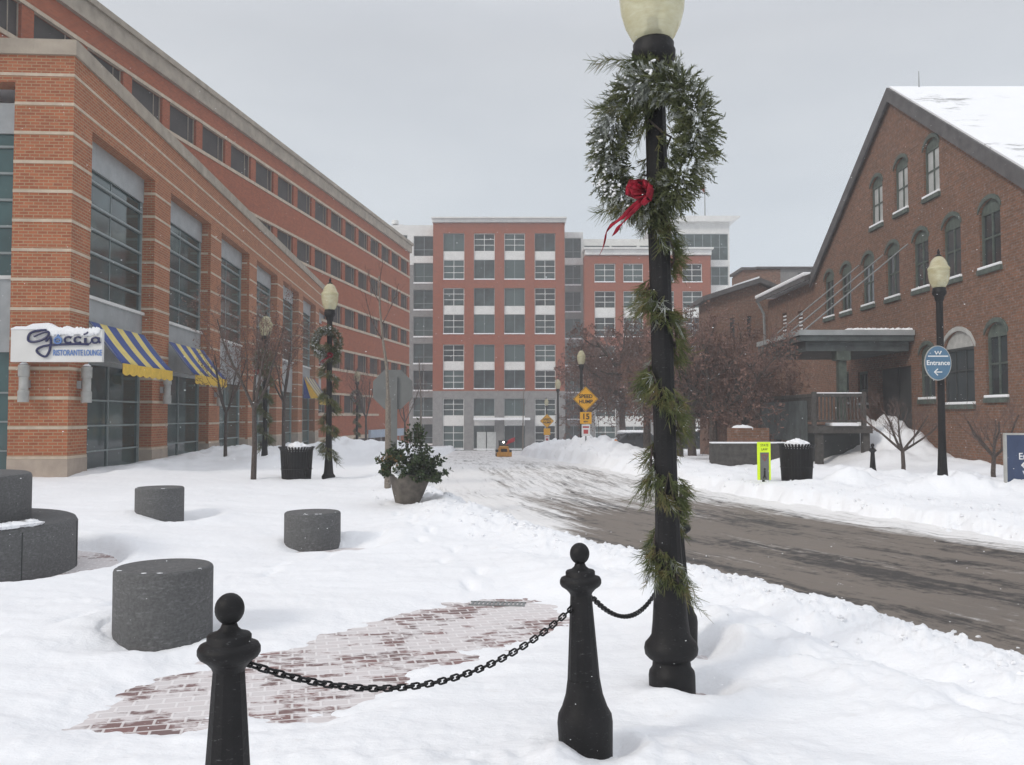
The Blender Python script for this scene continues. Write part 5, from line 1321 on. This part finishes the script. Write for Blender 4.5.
# ================================================================ TREES
def grow(T, W, Lf, p, d, L, r, lvl, rr, P):
    n = 4 if lvl > 1 else 3; pts = [Vector(p)]; rs = [r]; d = Vector(d).normalized(); k = Vector(p)
    for i in range(n):
        d = (d+Vector((rr.uniform(-1,1), rr.uniform(-1,1), rr.uniform(-.7,1)))*P['jit']+Vector((0,0,P['up']))).normalized()
        k = k+d*(L/n); pts.append(k.copy()); rs.append(max(r*(1-(i+1)/n*.55), .0018*P.get('tw', 1)))
    (T if r > P['rt'] else W).path(pts, rs, 6 if r > .03 else (4 if r > .01 else 3))
    if lvl == 0:
        if Lf is not None:
            for j in range(P['nl']):
                q = pts[-1].lerp(pts[0], rr.random()); v = Vector((rr.uniform(-1,1), rr.uniform(-1,1), rr.uniform(-1,.6))).normalized()
                s = v.orthogonal().normalized()*P['ls']*.4; l = P['ls']*rr.uniform(.6, 1.3); q = q+v*.02
                Lf.add([q, q+v*l*.5+s, q+v*l, q+v*l*.5-s], [(0,1,2,3)])
        return
    nc = P['nc'][min(lvl, len(P['nc'])-1)]
    for c in range(nc):
        t = P['t0']+(1-P['t0'])*(c+rr.random()*.7)/nc; j = min(int(t*n), n-1); q = pts[j].lerp(pts[j+1], t*n-j)
        ax = (pts[j+1]-pts[j]).normalized(); a = ax.orthogonal().normalized(); b = ax.cross(a); th = c*2.4+rr.uniform(-.5, .5)
        sp_ = P['sp']*rr.uniform(.7, 1.3); nd_ = (ax*math.cos(sp_)+(a*math.cos(th)+b*math.sin(th))*math.sin(sp_)).normalized()
        grow(T, W, Lf, q, nd_, L*P['lr']*rr.uniform(.75, 1.15)*(1.15-.45*t), rs[j]*P['rr'], lvl-1, rr, P)
def make_tree(name, label, cat, group, h_trunk, r, L0, lvl, seed, P, mt, mw, leaf=None, lean=(0,0)):
    rr = random.Random(seed); T, W = MB(), MB(); Lf = MB() if leaf else None
    a = thing(name, label, cat, (0,0,0), 0, group)
    top = Vector((lean[0]*h_trunk, lean[1]*h_trunk, h_trunk))
    T.path([(0,0,-.3), (0,0,0), tuple(top*.5+Vector((.02,.01,0))), tuple(top)], [r*1.25, r*1.1, r*.95, r*.82], 8)
    ns = P.get('stems', 4)
    for i in range(ns):
        th = i*2*math.pi/ns+rr.uniform(-.4, .4); e = P['open']*rr.uniform(.6, 1.2) if ns > 1 else .05
        grow(T, W, Lf, top, (math.cos(th)*math.sin(e), math.sin(th)*math.sin(e), math.cos(e)), L0*rr.uniform(.8, 1.15), r*.62, lvl, rr, P)
    T.build('trunk', mt, a, smooth=True, uv=False); W.build('crown', mw, a, uv=False)
    if leaf: Lf.build('leaves', leaf, a, uv=False)
    return a
PD = dict(jit=.22, up=.02, rt=.02, nc=[6, 6, 7, 6], t0=.15, sp=.95, lr=.62, rr=.55, open=.85, stems=5, nl=7, ls=.055, tw=2.4)
d1 = make_tree('crabapple_tree', 'dense reddish-brown tree right of the near lamp post, in front of the small brick house', 'tree', 'dense red-brown trees across the road', 1.05, .11, 2.0, 3, 21, PD, M['bark'], M['twig'], M['dead_leaf'])
def pos(o, px, Y, z, s=1, rz=0, sz=None): o.location = (hx(px, Y), Y, z); o.scale = (s, s, sz or s); o.rotation_euler = (0,0,rz); return o
pos(d1, 713, 29, -.15, 1.3, .4, 1.72)
def dup(src, label, px, Y, z, s, rz, sz=None): c = copy_tree(src); c['label'] = label; return pos(c, px, Y, z, s, rz, sz)
dup(d1, 'dense reddish-brown tree directly behind the near lamp post', 680, 30, -.1, 1.15, 2.3, 1.5)
dup(d1, 'dense reddish-brown tree right of the speed hump sign', 647, 42, -.5, 1.8, 4.0, 2.3)
dup(d1, 'reddish-brown tree farther back, left part of the dense group by the distant lamps', 622, 66, -1.2, 2.4, 5.2, 3.0)
dup(d1, 'dense reddish-brown tree nearest the loading platform, right end of the dense group', 742, 33, -.1, 1.0, 1.2, 1.35)
dup(d1, 'tall reddish-brown tree farther back, crown rising right of the near lamp post', 692, 40, -.3, 1.75, 3.1)
PB = dict(jit=.18, up=.10, rt=.012, nc=[4, 5, 5, 5], t0=.2, sp=.66, lr=.60, rr=.38, open=.45, stems=4, nl=3, ls=.045, tw=1.2)
t1_ = make_tree('bare_tree', 'bare reddish-twigged tree in front of the shop bays left of the bin', 'tree', 'bare trees on the left', 1.7, .058, 1.9, 3, 5, PB, M['bark'], M['twig_red'], M['dead_leaf'])
pos(t1_, 254, 19.3, .1, 1.0, .3)
dup(t1_, 'bare thin tree behind the left bin against the shop bays', 284, 31, .15, 1.15, 2.1)
dup(t1_, 'bare tree by the second awning, partly hidden by the nearer tree', 226, 27, .1, .95, 4.1)
PP = dict(jit=.12, up=.25, rt=.02, nc=[3, 3, 4, 5], t0=.25, sp=.60, lr=.42, rr=.38, open=.05, stems=1, nl=0, ls=.05, tw=1.3)
t2_ = make_tree('bare_tree', 'slim pale-barked bare tree right behind the planter', 'tree', 'bare trees on the left', 2.7, .085, 2.9, 3, 8, PP, M['bark_pale'], M['twig'], None)
pos(t2_, 388, 17.2, -.0, .74, 1)
dup(t2_, 'small distant bare tree right of the octagonal sign, against the far block', 421, 62, -.9, 1.1, 2.2)
dup(t1_, 'small distant bare tree left of the octagonal sign', 366, 52, -.6, 1.25, 1.1)
dup(t1_, 'small distant bare tree between the octagonal sign and the office end wall', 405, 68, -1.1, 1.3, 3.1)
dup(t2_, 'thin bare sapling near the far diamond sign', 523, 80, -1.7, 1.0, 2.8)
t3_ = make_tree('bare_sapling', 'low spreading bare sapling against the mill wall left of the entrance lamp', 'sapling', 'saplings by the mill wall', .7, .055, 1.15, 3, 14, dict(PB, open=.9, stems=5), M['bark'], M['twig'], None)
pos(t3_, 902, 21.0, .1, 1, 0)
dup(t3_, 'low bare sapling against the mill wall right of the entrance lamp', 993, 20.0, .0, 1.0, 2.0)
mb = MB()

# ================================================================ SKY, SUN, AIR
wd = bpy.data.worlds.new('World'); SC.world = wd; wd.use_nodes = True; nt = wd.node_tree; bg = nt.nodes['Background']
EL, AZ_ = R(32), R(232)
sky = N(nt, 'ShaderNodeTexSky'); sky.sky_type = 'NISHITA'; sky.sun_disc = False; sky.sun_elevation = EL; sky.sun_rotation = AZ_; sky.dust_density = 3
tc = N(nt, 'ShaderNodeTexCoord'); sx = N(nt, 'ShaderNodeSeparateXYZ'); L(nt, tc.outputs['Generated'], sx.inputs[0])
mr = nt.nodes.new('ShaderNodeValToRGB'); e = mr.color_ramp.elements
e[0].position = 0.0; e[0].color = (.64, .725, .785, 1); e[1].position = 1; e[1].color = (1.30, 1.33, 1.40, 1)
q = e.new(.16); q.color = (.685, .75, .81, 1); q = e.new(.40); q.color = (.69, .715, .75, 1); q = e.new(.62); q.color = (.96, .98, 1.03, 1)
L(nt, sx.outputs['Z'], mr.inputs[0])
mp = N(nt, 'ShaderNodeMapping'); mp.inputs['Scale'].default_value = (1, 1, 3.5); L(nt, tc.outputs['Generated'], mp.inputs[0])
cn_ = noise(nt, mp.outputs[0], 1.6, 6, .55)
cl = mixc(nt, 1.0, mr.outputs[0], ramp(nt, cn_, .25, .75, (.85,.87,.90), (1.08,1.075,1.07)), 'MULTIPLY')
sc10 = mixc(nt, 1.0, cl, (10, 10, 10), 'MULTIPLY')
L(nt, mixc(nt, .96, sky.outputs[0], sc10), bg.inputs[0]); bg.inputs[1].default_value = .1
sd = bpy.data.lights.new('sun', 'SUN'); sd.energy = 1.45; sd.angle = R(11); sd.color = (1, .93, .84); so = bpy.data.objects.new('sun', sd); COL.objects.link(so)
dirv = Vector((math.sin(AZ_)*math.cos(EL), math.cos(AZ_)*math.cos(EL), math.sin(EL))); so.rotation_euler = dirv.to_track_quat('Z', 'Y').to_euler(); so.location = (0, 0, 40)
hm = bpy.data.materials.new('snowy air'); hm.use_nodes = True; nt = hm.node_tree; nt.nodes.remove(nt.nodes['Principled BSDF'])
pv = N(nt, 'ShaderNodeVolumePrincipled'); pv.inputs['Color'].default_value = (.95, .96, .98, 1); pv.inputs['Density'].default_value = HAZE if 'HAZE' in globals() else .0018; pv.inputs['Anisotropy'].default_value = 0
L(nt, pv.outputs[0], nt.nodes['Material Output'].inputs['Volume'])
mb = MB(); mb.box(-470, -120, -6, 470, 330, 30); hb = mb.build('haze', hm, uv=False); hb['kind'] = 'stuff'

# falling snow: small round flakes drifting in the air
rr = random.Random(99); mb = MB()
for i in range(4500):
    Y = 2.5+34*rr.random()**1.5; x = rr.uniform(-.75, .75)*Y+rr.uniform(-1, 1); z = rr.uniform(0.1, 1.65+Y*.45)
    r_ = rr.uniform(.0008, .0018)*(1+.045*Y)
    mb.add([(x-r_*1.5,Y,z),(x+r_*1.5,Y,z),(x,Y-r_,z),(x,Y+r_,z),(x,Y,z-r_*.8),(x,Y,z+r_*.8)], [(0,2,5),(2,1,5),(1,3,5),(3,0,5),(2,0,4),(1,2,4),(3,1,4),(0,3,4)])
fo = mb.build('falling_snow', M['snow'], uv=False); fo['kind'] = 'stuff'

SC.view_settings.view_transform = 'Standard'; SC.view_settings.look = 'None'; SC.view_settings.gamma = 1; SC.view_settings.exposure = -0.1
SC.cycles.use_denoising = True; SC.cycles.max_bounces = 6; SC.cycles.transparent_max_bounces = 12; SC.cycles.volume_bounces = 1
SC.cycles.sample_clamp_indirect = 4
